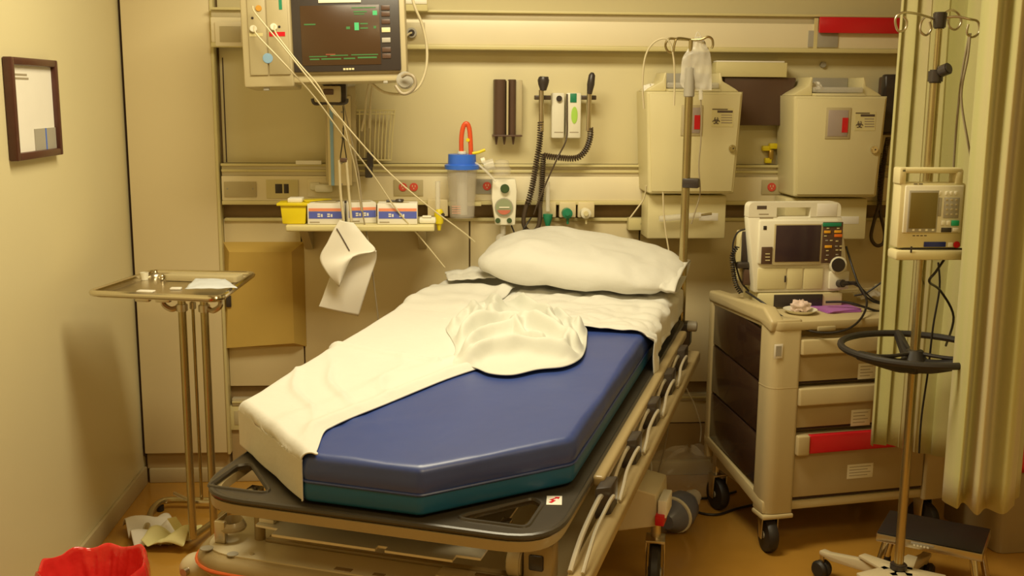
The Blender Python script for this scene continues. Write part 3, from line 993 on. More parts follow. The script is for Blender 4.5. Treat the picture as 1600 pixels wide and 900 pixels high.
# patient monitor, hung on the wall arm, turned a little
MY = 3.80
mo_ = wthing('patient_monitor', 'beige patient monitor with dark screen and a module rack on its left', 'monitor', 520, 135, MY)
BK = 0.14
def mp(name, m, a, b, c, d, ly, dep, bev=0.003, parent=None, label=None): return mo_.pbox(name, m, a, b, c, d, ly, dep, bev, parent, label)
m0 = set(bpy.data.objects)
mp('module_rack', beige, 378, -60, 457, 133, 0.01, 0.20, 0.008)
mp('housing', mat('housing_beige', (0.50, 0.42, 0.24), 0.42), 450, -60, 636, 116, 0.012, 0.13, 0.010)
mp('housing_chin', beige, 385, 114, 634, 128, 0.018, 0.12, 0.008)
bz = mp('screen_bezel', dark, 458, -20, 627, 112, 0.000, 0.012, 0.004)
bz['label'] = 'dark grey screen bezel'
scr = mp('screen', screenm, 472, 8, 596, 102, -0.002, 0.003, 0.001, bz)
for (a, b, c2, d2, mm) in ((556, 36, 563, 48, scrgreen), (585, 18, 592, 25, scrgreen), (565, 37, 577, 39, scrgdim), (565, 44, 577, 46, scrgdim), (555, 18, 576, 20, scrgdim), (556, 22, 572, 23.5, scrgdim), (586, 42, 590, 46, scrgdim), (477, 36, 495, 38, scrgdim), (510, 84, 525, 86, scrred), (484, 87, 512, 88.5, scrgdim), (517, 86, 545, 87.5, scrgdim), (550, 86, 592, 87.5, scrgdim), (485, 91, 500, 93, scrgdim), (503, 91, 534, 93, scrgdim), (538, 91, 556, 93, scrgdim), (560, 90, 590, 92.5, scrgdim), (543, 42, 549, 46, scrgdim), (552, 12, 590, 13.5, scrgdim)):
    mp('screen_trace', mm, a, b, c2, d2, -0.003, 0.001, 0.0, scr)
for k, (yy, mm) in enumerate(((14, brownp), (24, brownp), (36, brownp), (49, cream), (65, ltblue), (80, brownp), (90, brownp))):
    mp('soft_key', mm if k != 4 else grey, 598.5, yy-4, 612, yy+3.5, -0.003, 0.004, 0.001, bz)
for k in range(4):
    mp('print_mark', cream, 537+k*4.5, 107, 540.5+k*4.5, 110, -0.0008, 0.001, 0.0, bz)
mp('top_label', cream2, 500, -3, 567, 4, -0.004, 0.005, 0.001, bz)
for a, b in ((389, 417), (419, 452)):
    md = mp('module', mat('module_beige', (0.46, 0.39, 0.22), 0.42), a, -40, b, 114, 0.004, 0.008, 0.002)
    if a == 389:
        disc(mo_, 'socket', mat('amber_socket', (0.6, 0.30, 0.04), 0.4), 406, 9, 0.001, 5, 0.004, md)
        disc(mo_, 'socket', cream2, 397, 41, -0.006, 5.5, 0.012, md)
        disc(mo_, 'socket', dark, 396, 24, 0.002, 2, 0.003, md)
        mp('stripe', lipm, 391, 48, 412, 53, 0.003, 0.002, 0, md)
    else:
        mp('stripe', green, 438, -5, 443, 12, 0.003, 0.002, 0, md)
        mp('stripe', redm, 422, 47, 447, 54, 0.003, 0.002, 0, md)
        disc(mo_, 'socket', cream2, 429, 39, -0.006, 5.5, 0.012, md)
        disc(mo_, 'socket', dark, 438, 39, 0.002, 2, 0.003, md)
o = disc(mo_, 'round_sticker', ltblue, 419, 88, 0.002, 8, 0.003)
o['label'] = 'light blue round sticker'
mp('key', dark, 400, 121, 409, 129, 0.014, 0.006, 0.001)
for k in range(3): mp('print_mark', inkl, 425+k*7, 121.5, 430+k*7, 124.5, 0.016, 0.003, 0)
mp('foot', grey, 411, 130, 420, 138, 0.02, 0.02, 0.002)
mp('foot', grey, 599, 128, 606, 132, 0.02, 0.02, 0.002)
kn = MB()
kc = mo_.P(633, 128, 0.01)
kn.cyl((kc.x, 0.005, kc.z), (kc.x, 0.05, kc.z), 0.030, seg=20, bev=0.004)
kn.build('trim_knob', grey, mo_.e)
# tilt the whole unit a little (built in place: rotate the empty about its own axis)
mo_.e.rotation_euler = (math.radians(-3), math.radians(-1.6), 0)

# wall arm that carries the monitor
ma = wthing('monitor_bracket', 'vertical wall rail with a black bracket and a blue stripe below the monitor', 'bracket', 535, 290, D)
ma.pbox('mounting_rail', beige, 507, 60, 556, 285, -0.105, 0.03, 0.004)
ma.pbox('mounting_rail', panelm, 512, 150, 549, 290, -0.112, 0.006, 0.002)
o = ma.pbox('blue_strip', ltblue, 516, 165, 521, 290, -0.116, 0.004, 0.001)
ma.pbox('arm', grey, 500, 70, 545, 134, -0.40, 0.30, 0.01)
ma.pbox('arm_plate', beige, 500, 134, 532, 160, -0.43, 0.05, 0.006)
ma.pbox('arm_plate', brownp, 505, 139, 521, 148, -0.434, 0.006, 0.003)
ma.pbox('clamp', dark, 528, 130, 541, 162, -0.40, 0.04, 0.004)
o = MB()
o.tube([ma.P(a, b, -0.42) for a, b in ((488, 154), (492, 162), (510, 161), (530, 162), (541, 160), (542, 154))], 0.006, smooth=4)
o.build('clamp_lever', dark, ma.e)
for z_ in (175, 215, 255, 288): disc(ma, 'screw', grey, 534, z_, -0.114, 1.6, 0.003)

# cables of the monitor, falling to the bed
grpc = None
cable('monitor_lead', 'white lead from the upper left rack socket down to the bed edge', 'cable', tube_w, [(395, 10, 3.79), (400, 22, 3.77), (440, 70, 3.75), (488, 130, 3.75), (540, 195, 3.8), (600, 262, 3.85), (660, 315, 3.88), (720, 360, 3.92), (742, 378, 3.95)], 0.0029)
cable('monitor_lead', 'white lead from the lower left rack socket running down behind the shelf', 'cable', tube_w, [(397, 42, 3.79), (402, 55, 3.77), (440, 95, 3.76), (490, 150, 3.80), (538, 215, 3.9), (582, 272, 4.0), (618, 325, 4.03), (660, 375, 4.05), (695, 418, 4.05)], 0.0029)
cable('monitor_lead', 'white lead from the right rack socket passing over the screen corner', 'cable', tube_w, [(429, 40, 3.79), (433, 55, 3.77), (468, 100, 3.75), (498, 135, 3.76), (518, 172, 3.8), (536, 192, 3.84), (545, 225, 3.88), (556, 270, 3.95), (565, 330, 4.02)], 0.0029)
cable('grey_cable', 'thin grey cable hanging from the monitor past the glove boxes to the floor', 'cable', tube_g, [(536, 160, 4.0), (545, 200, 4.0), (560, 270, 4.04), (567, 335, 4.04), (578, 390, 4.04), (584, 440, 4.04), (590, 490, 4.04), (592, 520, 4.04)], 0.0028)
cable('loop_cable', 'beige cable looping down beside the right side of the monitor', 'cable', tube_w, [(640, -20, 3.9), (648, 10, 3.9), (660, 40, 3.92), (667, 75, 3.93), (665, 110, 3.93), (652, 138, 3.93), (628, 147, 3.93), (600, 144, 3.93), (580, 130, 3.93)], 0.005)
cable('loop_cable', 'short grey cable coiled at the lower right corner of the monitor', 'cable', tube_g, [(618, 134, 3.78), (628, 146, 3.77), (640, 144, 3.77), (649, 133, 3.77), (646, 120, 3.77), (636, 116, 3.78), (628, 120, 3.79)], 0.006)
cable('black_wire', 'black wire loop holding the pressure cuff tubes', 'wire', hinge, [(536, 165, 4.12), (537, 190, 4.12), (535, 222, 4.12), (532, 250, 4.12), (541, 250, 4.12), (538, 225, 4.12), (536, 200, 4.12)], 0.0022)

# wire rack with leads beside the monitor
wr_ = wthing('wire_basket', 'thin beige wire basket on the wall right of the monitor bracket', 'basket', 585, 250, D)
for a in (553, 562, 571, 580, 588, 594, 600, 606, 612, 617):
    ptube(wr_, 'wire', lipm, [(a, 172, -0.10), (a-(a-553)*0.06, 215, -0.085), (a-(a-553)*0.09, 250, -0.06)], 0.0026, smooth=1, seg=6)
for (yy, ly) in ((172, -0.10), (178, -0.098), (250, -0.06)):
    k = 0 if yy < 200 else 5
    ptube(wr_, 'wire', lipm, [(553, yy, ly), (617-k, yy, ly)], 0.003, smooth=1, seg=6)
for a in (553, 617):
    ptube(wr_, 'side_wire', lipm, [(a, 172, -0.10), (a, 172, -0.003)], 0.0025, smooth=1, seg=6)
wr_.pbox('backing_card', beige, 556, 176, 603, 248, -0.05, 0.006, 0.001)
cable('white_strap', 'pair of white straps hung over the wire basket', 'strap', tube_w, [(578, 125, 4.18), (573, 150, 4.19), (570, 180, 4.2), (565, 205, 4.2)], 0.0045)
cable('white_strap', 'single white strap hanging inside the wire basket', 'strap', tube_w, [(583, 125, 4.2), (580, 150, 4.21), (578, 175, 4.21), (577, 200, 4.22)], 0.0045)
bc_ = wthing('black_clip', 'black spring clip hanging below the wire basket', 'clip', 577, 276, 4.25)
bc_.pbox('clip_body', dark, 573, 238, 583, 262, -0.02, 0.018, 0.004)
bc_.pbox('clip_jaw', dark, 570, 260, 582, 278, -0.022, 0.022, 0.005)
bc_.pbox('clip_arm', dark, 563, 247, 576, 250, -0.018, 0.008, 0.002)

# blood pressure cuff hanging from two tubes
cf = wthing('pressure_cuff', 'white disposable blood pressure cuff with a dark line hanging on two tubes', 'cuff', 545, 495, 3.98)
for pts in ([(530, 250), (532, 300), (537, 345)], [(541, 250), (545, 300), (549, 346)]):
    ptube(cf, 'air_tube', tube_w, [(a, b, 0.02) for a, b in pts], 0.0052)
cf.pbox('tube_clip', brownp, 531, 247, 542, 253, 0.012, 0.016, 0.002)
cf.pbox('connector', dark, 538, 313.5, 541.5, 317.5, 0.004, 0.004, 0.0005)
def quad(th, name, m, px4, lys, solid=0.0025, nu=24, nv=24, f=None):
    P = [th.P(a, b, l) for (a, b), l in zip(px4, lys)]
    def g(u, v):
        p = (P[0]*(1-u)+P[1]*u)*(1-v)+(P[3]*(1-u)+P[2]*u)*v
        return p+(f(u, v) if f else Vector())
    mm = MB()
    mm.grid(g, nu, nv)
    o = mm.build(name, m, th.e, smooth=0, solid=solid)
    for p in o.data.polygons: p.use_smooth = True
    return o
# upper sheet: from the neck to its lower hem
def cuff_rows(rows, ly0, dl):
    """rows of (left px, right px) pairs"""
    R_ = [(cf.P(a[0], a[1], l1), cf.P(b[0], b[1], l2)) for (a, b), (l1, l2) in zip(rows, ly0)]
    A = catmull([p for p, q in R_], 6)
    B = catmull([q for p, q in R_], 6)
    n = len(A)-1
    def g(u, v):
        i = min(n, int(round(v*n)))
        p = A[i].lerp(B[i], u)
        return p+Vector((0, -dl*math.sin(PI*u), 0))
    mm = MB()
    mm.grid(g, 24, n)
    o = mm.build('cuff_flap', paper, cf.e, smooth=0, solid=0.003)
    for p in o.data.polygons: p.use_smooth = True
    return o
cuff_rows([((531, 344), (552, 348)), ((522, 358), (562, 360)), ((512, 378), (574, 375)), ((500, 403), (586, 392)), ((512, 428), (552, 400)), ((530, 448), (533, 440))], [(0, 0), (0, 0), (0, 0), (0, -0.01), (-0.02, -0.03), (-0.02, -0.02)], 0.012)
cuff_rows([((548, 380), (588, 392)), ((520, 425), (588, 405)), ((511, 445), (580, 430)), ((504, 465), (572, 455)), ((498, 479), (560, 494))], [(0.03, 0.0), (0.03, 0.02), (0.03, 0.02), (0.03, 0.02), (0.03, 0.03)], 0.006)
o = ptube(cf, 'index_line', ink, [(526, 357, -0.009), (536, 374, -0.0145), (546, 392, -0.017)], 0.0022, smooth=3, seg=6)

# shelf with brackets
shf = wthing('wall_shelf', 'pale narrow wall shelf under the outlets left of the suction jar', 'shelf', 562, 362, D)
YS = 4.02
for_ly = YS-D
x0, x1, z0, z1 = shf.rect(446, 352, 679, 362, for_ly)
MB().box(x0, x1, for_ly, -0.021, z0, z1, 0.006, 3).build('shelf_board', lipm, shf.e)
ZSH = z1+shf.o.z
for a in (482, 660):
    p = shf.P(a, 362, -0.03)
    MB().prism_x([(-0.002, z0-0.001), (-0.20, z0-0.001), (-0.19, z0-0.016), (-0.02, z0-0.11), (-0.002, z0-0.11)], p.x-0.016, p.x+0.016, 0.002).build('bracket', beige, shf.e)
def on_shelf(name, label, cat, px, Y, group=None, ang=0):
    p = hp(px, 352, (0, Y, 0), (0, 1, 0))
    return Thing(name, label, cat, (p.x, Y, ZSH+0.001), ang, group)
# yellow bin
yb = on_shelf('yellow_bin', 'bright yellow plastic sharps tray at the left end of the shelf', 'bin', 472, 4.05)
x0, x1, z0, z1 = yb.rect(439, 318, 476, 350, 0)
H_ = yb.P(460, 319, 0).z
w2 = 0.055
yb_o = MB()
yb_o.prism_y([(-0.073, 0.0), (0.012, 0.0), (0.018, H_), (-0.080, H_)], 0.0, 0.10, 0.004)
yb_o.build('bin_body', yellow, yb.e)
MB().box(-0.092, 0.028, -0.008, 0.108, H_-0.006, H_+0.004, 0.002).build('bin_rim', yellow, yb.e)
MB().prism([(0.012, 0.03), (0.10, 0.12), (0.06, 0.15), (-0.02, 0.10)], H_+0.005, H_+0.009, 0.001).build('open_lid', yellow, yb.e)
MB().box(-0.055, 0.0, 0.02, 0.09, H_+0.004, H_+0.020, 0.004).build('white_packet', paper, yb.e)
# glove boxes
def glove_box(label, px, Y, W_, ang, H_=0.078, dp=0.10):
    t = on_shelf('glove_box', label, 'box', px, Y, None, ang)
    MB().box(-W_/2, W_/2, 0, dp, 0, H_, 0.002).build('carton', paper, t.e)
    MB().box(-W_/2+0.005, W_/2-0.002, -0.001, 0, H_*0.28, H_*0.62, 0).build('blue_panel', mat('carton_blue', (0.10, 0.13, 0.52), 0.6), t.e)
    MB().box(-W_/2+0.005, W_/2-0.002, -0.001, 0, H_*0.64, H_*0.78, 0).build('orange_band', mat('carton_salmon', (0.85, 0.30, 0.16), 0.6), t.e)
    for k in (-0.22, 0.05):
        for dz in (0.36, 0.46):
            MB().box(W_*k, W_*k+0.010, -0.002, -0.001, H_*dz, H_*dz+0.005, 0).build('print_mark', paper, t.e)
        MB().box(W_*k+0.013, W_*k+0.019, -0.002, -0.001, H_*0.36, H_*0.50, 0).build('print_mark', paper, t.e)
    MB().box(-W_/2+0.008, -W_/2+0.045, -0.001, 0, H_*0.08, H_*0.13, 0).build('print_mark', inkl, t.e)
    s2 = MB()
    s2.lathe([(0.0, 0.0), (0.05, 0.0), (0.05, 0.001), (0.0, 0.001)], c=(0, dp/2, H_), seg=18)
    bmesh.ops.scale(s2.bm, vec=(0.9, 0.45, 1), verts=s2.bm.verts, space=Matrix.Translation((0, -dp/2, 0)))
    s2.build('opening', beige, t.e)
    return t
glove_box('blue and white glove box on the shelf beside the yellow tray', 509, 4.04, 0.135, 0.0)
glove_box('blue and white glove box on the shelf turned at an angle behind the cuff tubes', 566, 4.075, 0.11, math.radians(14))
glove_box('blue and white glove box at the right of the shelf with dark scissors on top', 621, 4.04, 0.150, 0.0)
g3z = ZSH+0.001+0.078
sc = Thing('scissors', 'dark scissors lying on top of the right glove box', 'scissors', (hy(618, 315, 4.08).x, 4.09, g3z+0.002))
for s in (1, -1):
    MB().cyl((0, 0, 0.004), (-0.035, s*0.006, 0.004), 0.0035, seg=8).build('blade', dark, sc.e)
    MB().tube([(0.015+0.012*math.cos(a), s*0.012+0.010*math.sin(a), 0.006) for a in [2*PI*i/12 for i in range(12)]], 0.0045, seg=6, smooth=1, closed=True).build('handle', dark, sc.e)
pk = on_shelf('white_packet', 'small white packet at the right end of the shelf', 'packet', 668, 4.06)
MB().box(-0.032, 0.032, 0, 0.05, 0, 0.022, 0.006).build('packet_body', cream2, pk.e)
MB().box(-0.020, 0.015, -0.001, 0.02, 0.022, 0.03, 0.003).build('folded_end', cream2, pk.e)
wd = MB()
pa, pb_ = hy(512, 319, 4.10), hy(532, 314, 4.14)
wd.cyl(pa, pb_, 0.003, seg=8)
tag(wd.build('thin_probe', ink), 'thin dark pen lying across the left glove box', 'pen')

# outlets and plates on the raceways
def plate(name, label, cat, a, b, c2, d2, Y, m, th_=0.005, group=None):
    t = wthing(name, label, cat, (a+c2)/2, (b+d2)/2, Y, group)
    t.pbox('cover_plate', m, a, b, c2, d2, -th_, th_-0.0005, 0.0015)
    return t
t = plate('cover_plate_box', 'blank grey rectangular plate at the top left of the raceway', 'wall plate', 336, 34, 379, 72, YT-0.003, racem, 0.008)
t.pbox('inset_panel', beige, 343, 41, 376, 66, -0.010, 0.002, 0.001)
t = plate('round_socket', 'wall plate with a dark round connector right of the monitor', 'socket', 630, 35, 664, 70, YT, beige)
disc(t, 'connector', grey, 643, 51, -0.025, 8, 0.02)
disc(t, 'connector_core', dark, 643, 51, -0.030, 5, 0.006)
ptube(t, 'plug_cord', tube_w, [(643, 51, -0.03), (636, 55, -0.05), (630, 66, -0.05)], 0.004)
t = wthing('wall_box', 'shallow cream box on the top rail right of the monitor', 'box', 655, 17, YT-0.008)
t.pbox('box_body', lipm, 625, -10, 668, 17, -0.03, 0.03, 0.003)
t.pbox('box_lip', cream2, 625, 0, 667, 6, -0.033, 0.003, 0.001)
t = plate('blank_plate', 'blank beige outlet plate at the left end of the middle raceway', 'wall plate', 350, 284, 400, 308, YM, beige)
for a in (355, 395): disc(t, 'screw', grey, a, 295, -0.0065, 1.4, 0.002)
t = plate('data_socket', 'beige plate with two dark square sockets above the yellow tray', 'socket', 416, 281, 466, 310, YM, lipm)
t.pbox('socket_hole', dark, 430, 287.5, 441, 302, -0.0065, 0.003, 0.0005)
t.pbox('socket_hole', dark, 443.5, 287.5, 451, 302, -0.0065, 0.003, 0.0005)
t = plate('soap_plate', 'pale rounded fitting on the raceway behind the cuff tubes', 'fitting', 480, 279, 535, 308, YM, racem)
t.pbox('rounded_knob', cream2, 491, 288, 520, 301, -0.03, 0.025, 0.010)
t.pbox('rounded_tab', cream2, 484, 285, 500, 297, -0.015, 0.012, 0.005)
t = plate('red_outlet', 'beige outlet plate with two red sockets above the right glove box', 'outlet', 615, 281, 661, 306, YM, beige)
def redsock(t, a, b):
    r_ = disc(t, 'red_socket', mat('socket_red', (0.72, 0.09, 0.06), 0.4), a, b, -0.009, 6.6, 0.006)
    for dx, dy, w_, h_ in ((-2.6, -3.2, 1.1, 3), (1.6, -3.2, 1.1, 3), (-0.8, 1.2, 1.6, 1.8)):
        t.pbox('slot', cream, a+dx, b+dy, a+dx+w_, b+dy+h_, -0.0098, 0.001, 0, r_)
redsock(t, 629.5, 292.5)
redsock(t, 646.5, 292.5)
t = plate('red_outlet', 'grey outlet plate with one red socket behind the suction jar', 'outlet', 743, 280, 772, 303, YM, grey)
redsock(t, 761, 291)
t = plate('red_outlet', 'grey outlet plate with one red socket between the two sharps cabinets', 'outlet', 1190, 281, 1222, 304, YM, beige)
redsock(t, 1206, 292.5)
t = plate('grey_plate', 'grey plate on the raceway under the long red strip', 'wall plate', 1263, 48, 1310, 74, YT, grey)
t = wthing('red_strip', 'long red plastic strip along the top rail near the curtain', 'strip', 1346, 40, YT-0.012)
t.pbox('strip_body', redm, 1281, 27, 1412, 52, -0.015, 0.014, 0.003)
# white papers on the rail
t = wthing('paper_card', 'small white card on the rail at the left of the wall', 'card', 482, 256, YM-0.003)
t.pbox('card', paper, 462, 251, 502, 257, -0.02, 0.018, 0.001)

# tan service panel low on the left
t = wthing('service_door', 'yellow tan bevelled service door low on the wall behind the instrument stand', 'panel', 412, 545, D)
def bevpanel(t, a, b, c2, d2, ins):
    x0, x1, z0, z1 = t.rect(a, b, c2, d2, -0.04)
    b_ = bmesh.new()
    o_ = [b_.verts.new(p) for p in ((x0, -0.001, z0), (x1, -0.001, z0), (x1, -0.001, z1), (x0, -0.001, z1))]
    i_ = [b_.verts.new(p) for p in ((x0+0.004, -0.04, z0+0.004), (x1-ins, -0.04, z0+ins*0.5), (x1-ins, -0.04, z1-ins*0.8), (x0+0.03, -0.04, z1-ins*0.8))]
    for k in range(4): b_.faces.new((o_[k], o_[(k+1) % 4], i_[(k+1) % 4], i_[k]))
    b_.faces.new(i_)
    b_.faces.new(o_[::-1])
    bmesh.ops.recalc_face_normals(b_, faces=b_.faces)
    mm = MB()
    mm.add(b_)
    return mm.build('door_panel', mat('tan_door', (0.58, 0.40, 0.10), 0.42, var=0.05), t.e, smooth=0)
bevpanel(t, 349, 380, 475, 545, 0.045)
t.pbox('latch', dark, 353, 462, 361, 480, -0.048, 0.007, 0.002)
t = wthing('floor_outlet', 'pale outlet cover low on the wall beside the mattress foot', 'outlet', 366, 660, D)
t.pbox('cover_plate', lipm, 360, 634, 388, 672, -0.008, 0.0075, 0.002)
t.pbox('inset_panel', beige, 366, 642, 378, 664, -0.010, 0.002, 0.001)

# suction jar with blue lid, red tube loop
sj = wthing('suction_canister', 'clear suction jar with bright blue lid and red tube loop on the wall', 'canister', 722, 345, 4.20)
c0 = sj.P(722, 262, 0)
c1 = sj.P(722, 340, 0)
rj = (sj.P(746, 300, 0)-sj.P(698, 300, 0)).length/2
sj_m = MB()
sj_m.lathe([(rj*0.78, c1.z), (rj*0.80, c1.z+0.003), (rj, c0.z), (rj*0.97, c0.z), (rj*0.77, c1.z+0.006), (0.0, c1.z+0.006), (0.0, c1.z)], c=(c0.x, 0, 0), seg=28)
sj_m.build('jar', clear, sj.e, smooth=50)
lid = MB()
zl = sj.P(722, 264, 0).z
zl2 = sj.P(722, 241, 0).z
lid.lathe([(0, zl), (rj*1.12, zl), (rj*1.14, zl+0.016), (rj*0.92, zl+0.020), (rj*0.90, zl2), (0, zl2)], c=(c0.x, 0, 0), seg=28)
lo_ = lid.build('lid', bluep, sj.e)
lo_['label'] = 'bright blue lid'
MB().cyl((c0.x, 0, zl2), (c0.x, 0, zl2+0.012), 0.018, seg=16, bev=0.002).build('lid_cap', cream2, lo_)
ptube(sj, 'suction_tube', orangetube, [(721, 240, 0), (721, 215, 0), (724, 198, 0), (729, 193, 0), (733, 200, 0), (735, 218, 0), (736, 245, 0)], 0.0095, seg=10)
ptube(sj, 'yellow_tip', yellow, [(738, 240, -0.02), (748, 238, -0.02), (758, 234, -0.02)], 0.006, smooth=1)
disc(sj, 'yellow_cap', yellow, 731, 219, -0.012, 3, 0.004)
MB().lathe([(rj*0.35, c1.z+0.012), (rj*0.35, c0.z-0.005)], c=(c0.x, 0.0, 0), seg=14).build('inner_tube', clear2, sj.e)
sj.pbox('holder_band', lipm, 694, 316, 752, 322, 0.062, 0.036, 0.002)
for k in range(4): sj.pbox('graduation', mat('salmon_ink', (0.7, 0.35, 0.25), 0.6), 706, 322+k*3.5, 720, 323+k*3.5, -rj*0.80-0.001, 0.001, 0, label=None)
# clear regulator bowl and tubing above the suction gauge
rg = wthing('vacuum_regulator', 'cream vacuum regulator with round gauge and green knobs beside the blue lidded jar', 'regulator', 788, 354, 4.20)
pts = [rg.P(a, b, 0) for a, b in ((770, 280), (806, 280), (808, 300), (805, 352), (774, 352), (768, 310))]
MB().prism_y([(p.x, p.z) for p in pts], 0.0, 0.07, 0.006).build('body', cream2, rg.e)
disc(rg, 'knob', mat('dark_olive_knob', (0.05, 0.09, 0.03), 0.4), 789, 295, -0.018, 7, 0.017, bev=0.003)
gr = disc(rg, 'gauge_ring', grey, 787.5, 324, -0.008, 14.5, 0.008)
disc(rg, 'gauge_face', mat('gauge_green', (0.30, 0.34, 0.20), 0.35), 787.5, 324, -0.0095, 13, 0.002, gr)
gb = MB()
gc_ = rg.P(787.5, 324, -0.0105)
a0 = [(gc_.x+0.029*math.cos(t_), gc_.z+0.029*math.sin(t_)) for t_ in [PI*1.12+i/10*PI*0.76 for i in range(11)]]
gb.prism_y(a0, -0.0112, -0.0100)
gb.build('gauge_red_zone', mat('gauge_red', (0.55, 0.16, 0.10), 0.4), gr)
rg.pbox('needle', cream2, 780, 323, 796, 325, -0.0125, 0.001, 0, gr)
disc(rg, 'small_knob', mat('dark_olive_knob', (0.05, 0.09, 0.03), 0.4), 778, 345, -0.010, 4, 0.010)
disc(rg, 'small_knob', mat('dark_olive_knob', (0.05, 0.09, 0.03), 0.4), 796, 345, -0.010, 4, 0.010)
MB().cyl(rg.P(786, 353, 0.03), rg.P(786, 366, 0.03), 0.011, seg=12).build('outlet_stem', clear2, rg.e)
MB().sphere(rg.P(783, 375, 0.03), 0.024, 1, 1, 1.1, 14).build('trap_bowl', clear2, rg.e)
bl_ = rg.P(784, 262, 0.01)
MB().lathe([(0.0, -0.03), (0.034, -0.03), (0.038, -0.005), (0.032, 0.0), (0.028, 0.028), (0.0, 0.034)], c=bl_, seg=18).build('clear_bowl', clear, rg.e)
MB().lathe([(0.0, -0.02), (0.022, -0.02), (0.022, 0.02), (0.0, 0.022)], c=rg.P(764, 258, 0.0), axis=(1, 0, 0.3), seg=14).build('clear_elbow', clear2, rg.e)
ptube(rg, 'white_cap', cream2, [(752, 252, 0), (758, 250, 0)], 0.015, smooth=1)
ptube(rg, 'clear_tube', clear2, [(728, 250, -0.02), (745, 256, -0.02), (760, 268, -0.03), (775, 284, -0.03)], 0.005)
ptube(rg, 'power_lead', hinge, [(799, 352, 0.02), (803, 362, 0.02), (808, 372, 0.03), (822, 352, 0.04), (830, 340, 0.06)], 0.003)

# flowmeters and gas outlets
fm = wthing('oxygen_flowmeter', 'flow meter with clear tube and yellow valve at the shelf right end', 'flow meter', 686, 352, 4.18)
MB().cyl(fm.P(684, 283, 0), fm.P(684, 328, 0), 0.010, seg=14).build('meter_tube', clear2, fm.e)
MB().lathe([(0, -0.03), (0.016, -0.028), (0.019, -0.005), (0.019, 0.015), (0.012, 0.028), (0, 0.03)], c=fm.P(686, 338, 0), seg=16).build('valve_body', yellow, fm.e)
MB().lathe([(0.006, -0.02), (0.012, 0.01), (0.0, 0.014)], c=fm.P(686, 352, 0), seg=12).build('nut', yellow, fm.e)
fm.pbox('wall_mount', panelm, 668, 312, 700, 338, 0.07, 0.05, 0.004)
disc(fm, 'side_knob', dark, 692, 336, -0.02, 3, 0.012)
def gas(label, px, mknob, mbody, shape):
    t = wthing('gas_outlet', label, 'gas outlet', px, 345, 4.27)
    t.pbox('outlet_block', panelm, px-13, 316, px+13, 340, 0.02, 0.05, 0.004)
    if shape == 0:
        MB().lathe([(0, -0.035), (0.009, -0.033), (0.019, 0.0), (0.020, 0.014), (0, 0.016)], c=t.P(px, 340, -0.012), seg=16).build('valve_body', mbody, t.e)
        MB().cyl(t.P(px, 284, -0.012), t.P(px, 330, -0.012), 0.009, seg=12).build('meter_tube', clear2, t.e)
    else:
        disc(t, 'knob', mknob, px, 334, -0.03, 8, 0.045, bev=0.004)
        disc(t, 'knob_core', mbody, px, 334, -0.038, 4, 0.012)
        MB().cyl(t.P(px, 338, -0.01), t.P(px, 350, -0.01), 0.007, 0.004, seg=12).build('nipple', mbody, t.e)
    return t
gas('green gas flow meter with clear tube right of the black cords', 856, green, green, 0)
gas('gas outlet with a round green knob on the lower rail', 887, green, green, 1)
gas('gas outlet with a round white knob, rightmost of the outlets', 916, cream2, cream, 1)
t = wthing('small_socket', 'small beige box with a round dark socket left of the sharps cabinet bracket', 'socket', 1000, 352, D)
t.pbox('box', lipm, 982, 341, 1010, 360, -0.05, 0.049, 0.004)
disc(t, 'socket', dark, 1005, 350, -0.056, 3.5, 0.006)

# brown speculum dispenser
sd = wthing('speculum_dispenser', 'dark brown double tube dispenser mounted left of the diagnostic set', 'dispenser', 792, 225, D)
sd.pbox('back_box', beige, 800, 125, 816, 213, -0.05, 0.048, 0.003)
for a, b in ((772, 791), (795, 807)):
    x0, x1, z0, z1 = sd.rect(a, 124, b, 212, -0.09)
    m_ = MB()
    m_.cyl(((x0+x1)/2, -0.055, z0), ((x0+x1)/2, -0.055, z1), (x1-x0)/2, seg=18, bev=0.002)
    m_.box(x0, x1, -0.055, -0.002, z0, z1, 0.002)
    m_.build('dispenser_tube', brownp, sd.e)
sd.pbox('divider', beige, 791.5, 126, 794.5, 212, -0.085, 0.08, 0.001)
for a in (775.5, 788, 802):
    p = sd.P(a, 214, -0.055)
    MB().cyl((p.x, -0.055, p.z+0.004), (p.x, -0.055, p.z-0.030), 0.008, 0.003, seg=10).build('spout', brownp, sd.e)
sd.pbox('bottom_plate', brownp, 770, 211, 816, 213.5, -0.088, 0.086, 0.001)

# wall diagnostic set
dg = wthing('diagnostic_set', 'wall otoscope set with cream base, two black handles and coiled cords', 'diagnostic set', 885, 217, D)
dg.pbox('transformer', cream2, 862, 145, 882, 216, -0.06, 0.058, 0.006)
dg.pbox('transformer', cream2, 885, 145, 908, 216, -0.06, 0.058, 0.006)
dg.pbox('green_button', green, 891, 146, 901, 160, -0.063, 0.004, 0.001)
gl = MB()
gp = dg.P(897.5, 180, -0.0615)
gl.sphere(gp, 0.013, 1, 0.08, 2.6, 16)
gl.build('green_label', greenl, dg.e)
disc(dg, 'rotary_knob', dark, 874, 154, -0.072, 4.5, 0.012)
for a, b in ((866, 880), (890, 904)): dg.pbox('print_mark', inkl, a, 206, b, 207.4, -0.0606, 0.001, 0)
for a, b, hx0 in ((836, 861, 846), (909, 932, 921)):
    dg.pbox('cradle', coilm, a, 149, b, 156, -0.085, 0.05, 0.003)
    MB().cyl(dg.P(hx0, 140, -0.105), dg.P(hx0-(0 if hx0 < 900 else 2), 205, -0.105), 0.010, seg=14, bev=0.002).build('handle', steel, dg.e)
hd = MB()
hd.lathe([(0, -0.030), (0.012, -0.028), (0.020, -0.005), (0.023, 0.012), (0.018, 0.024), (0, 0.026)], c=dg.P(849, 130, -0.11), seg=16)
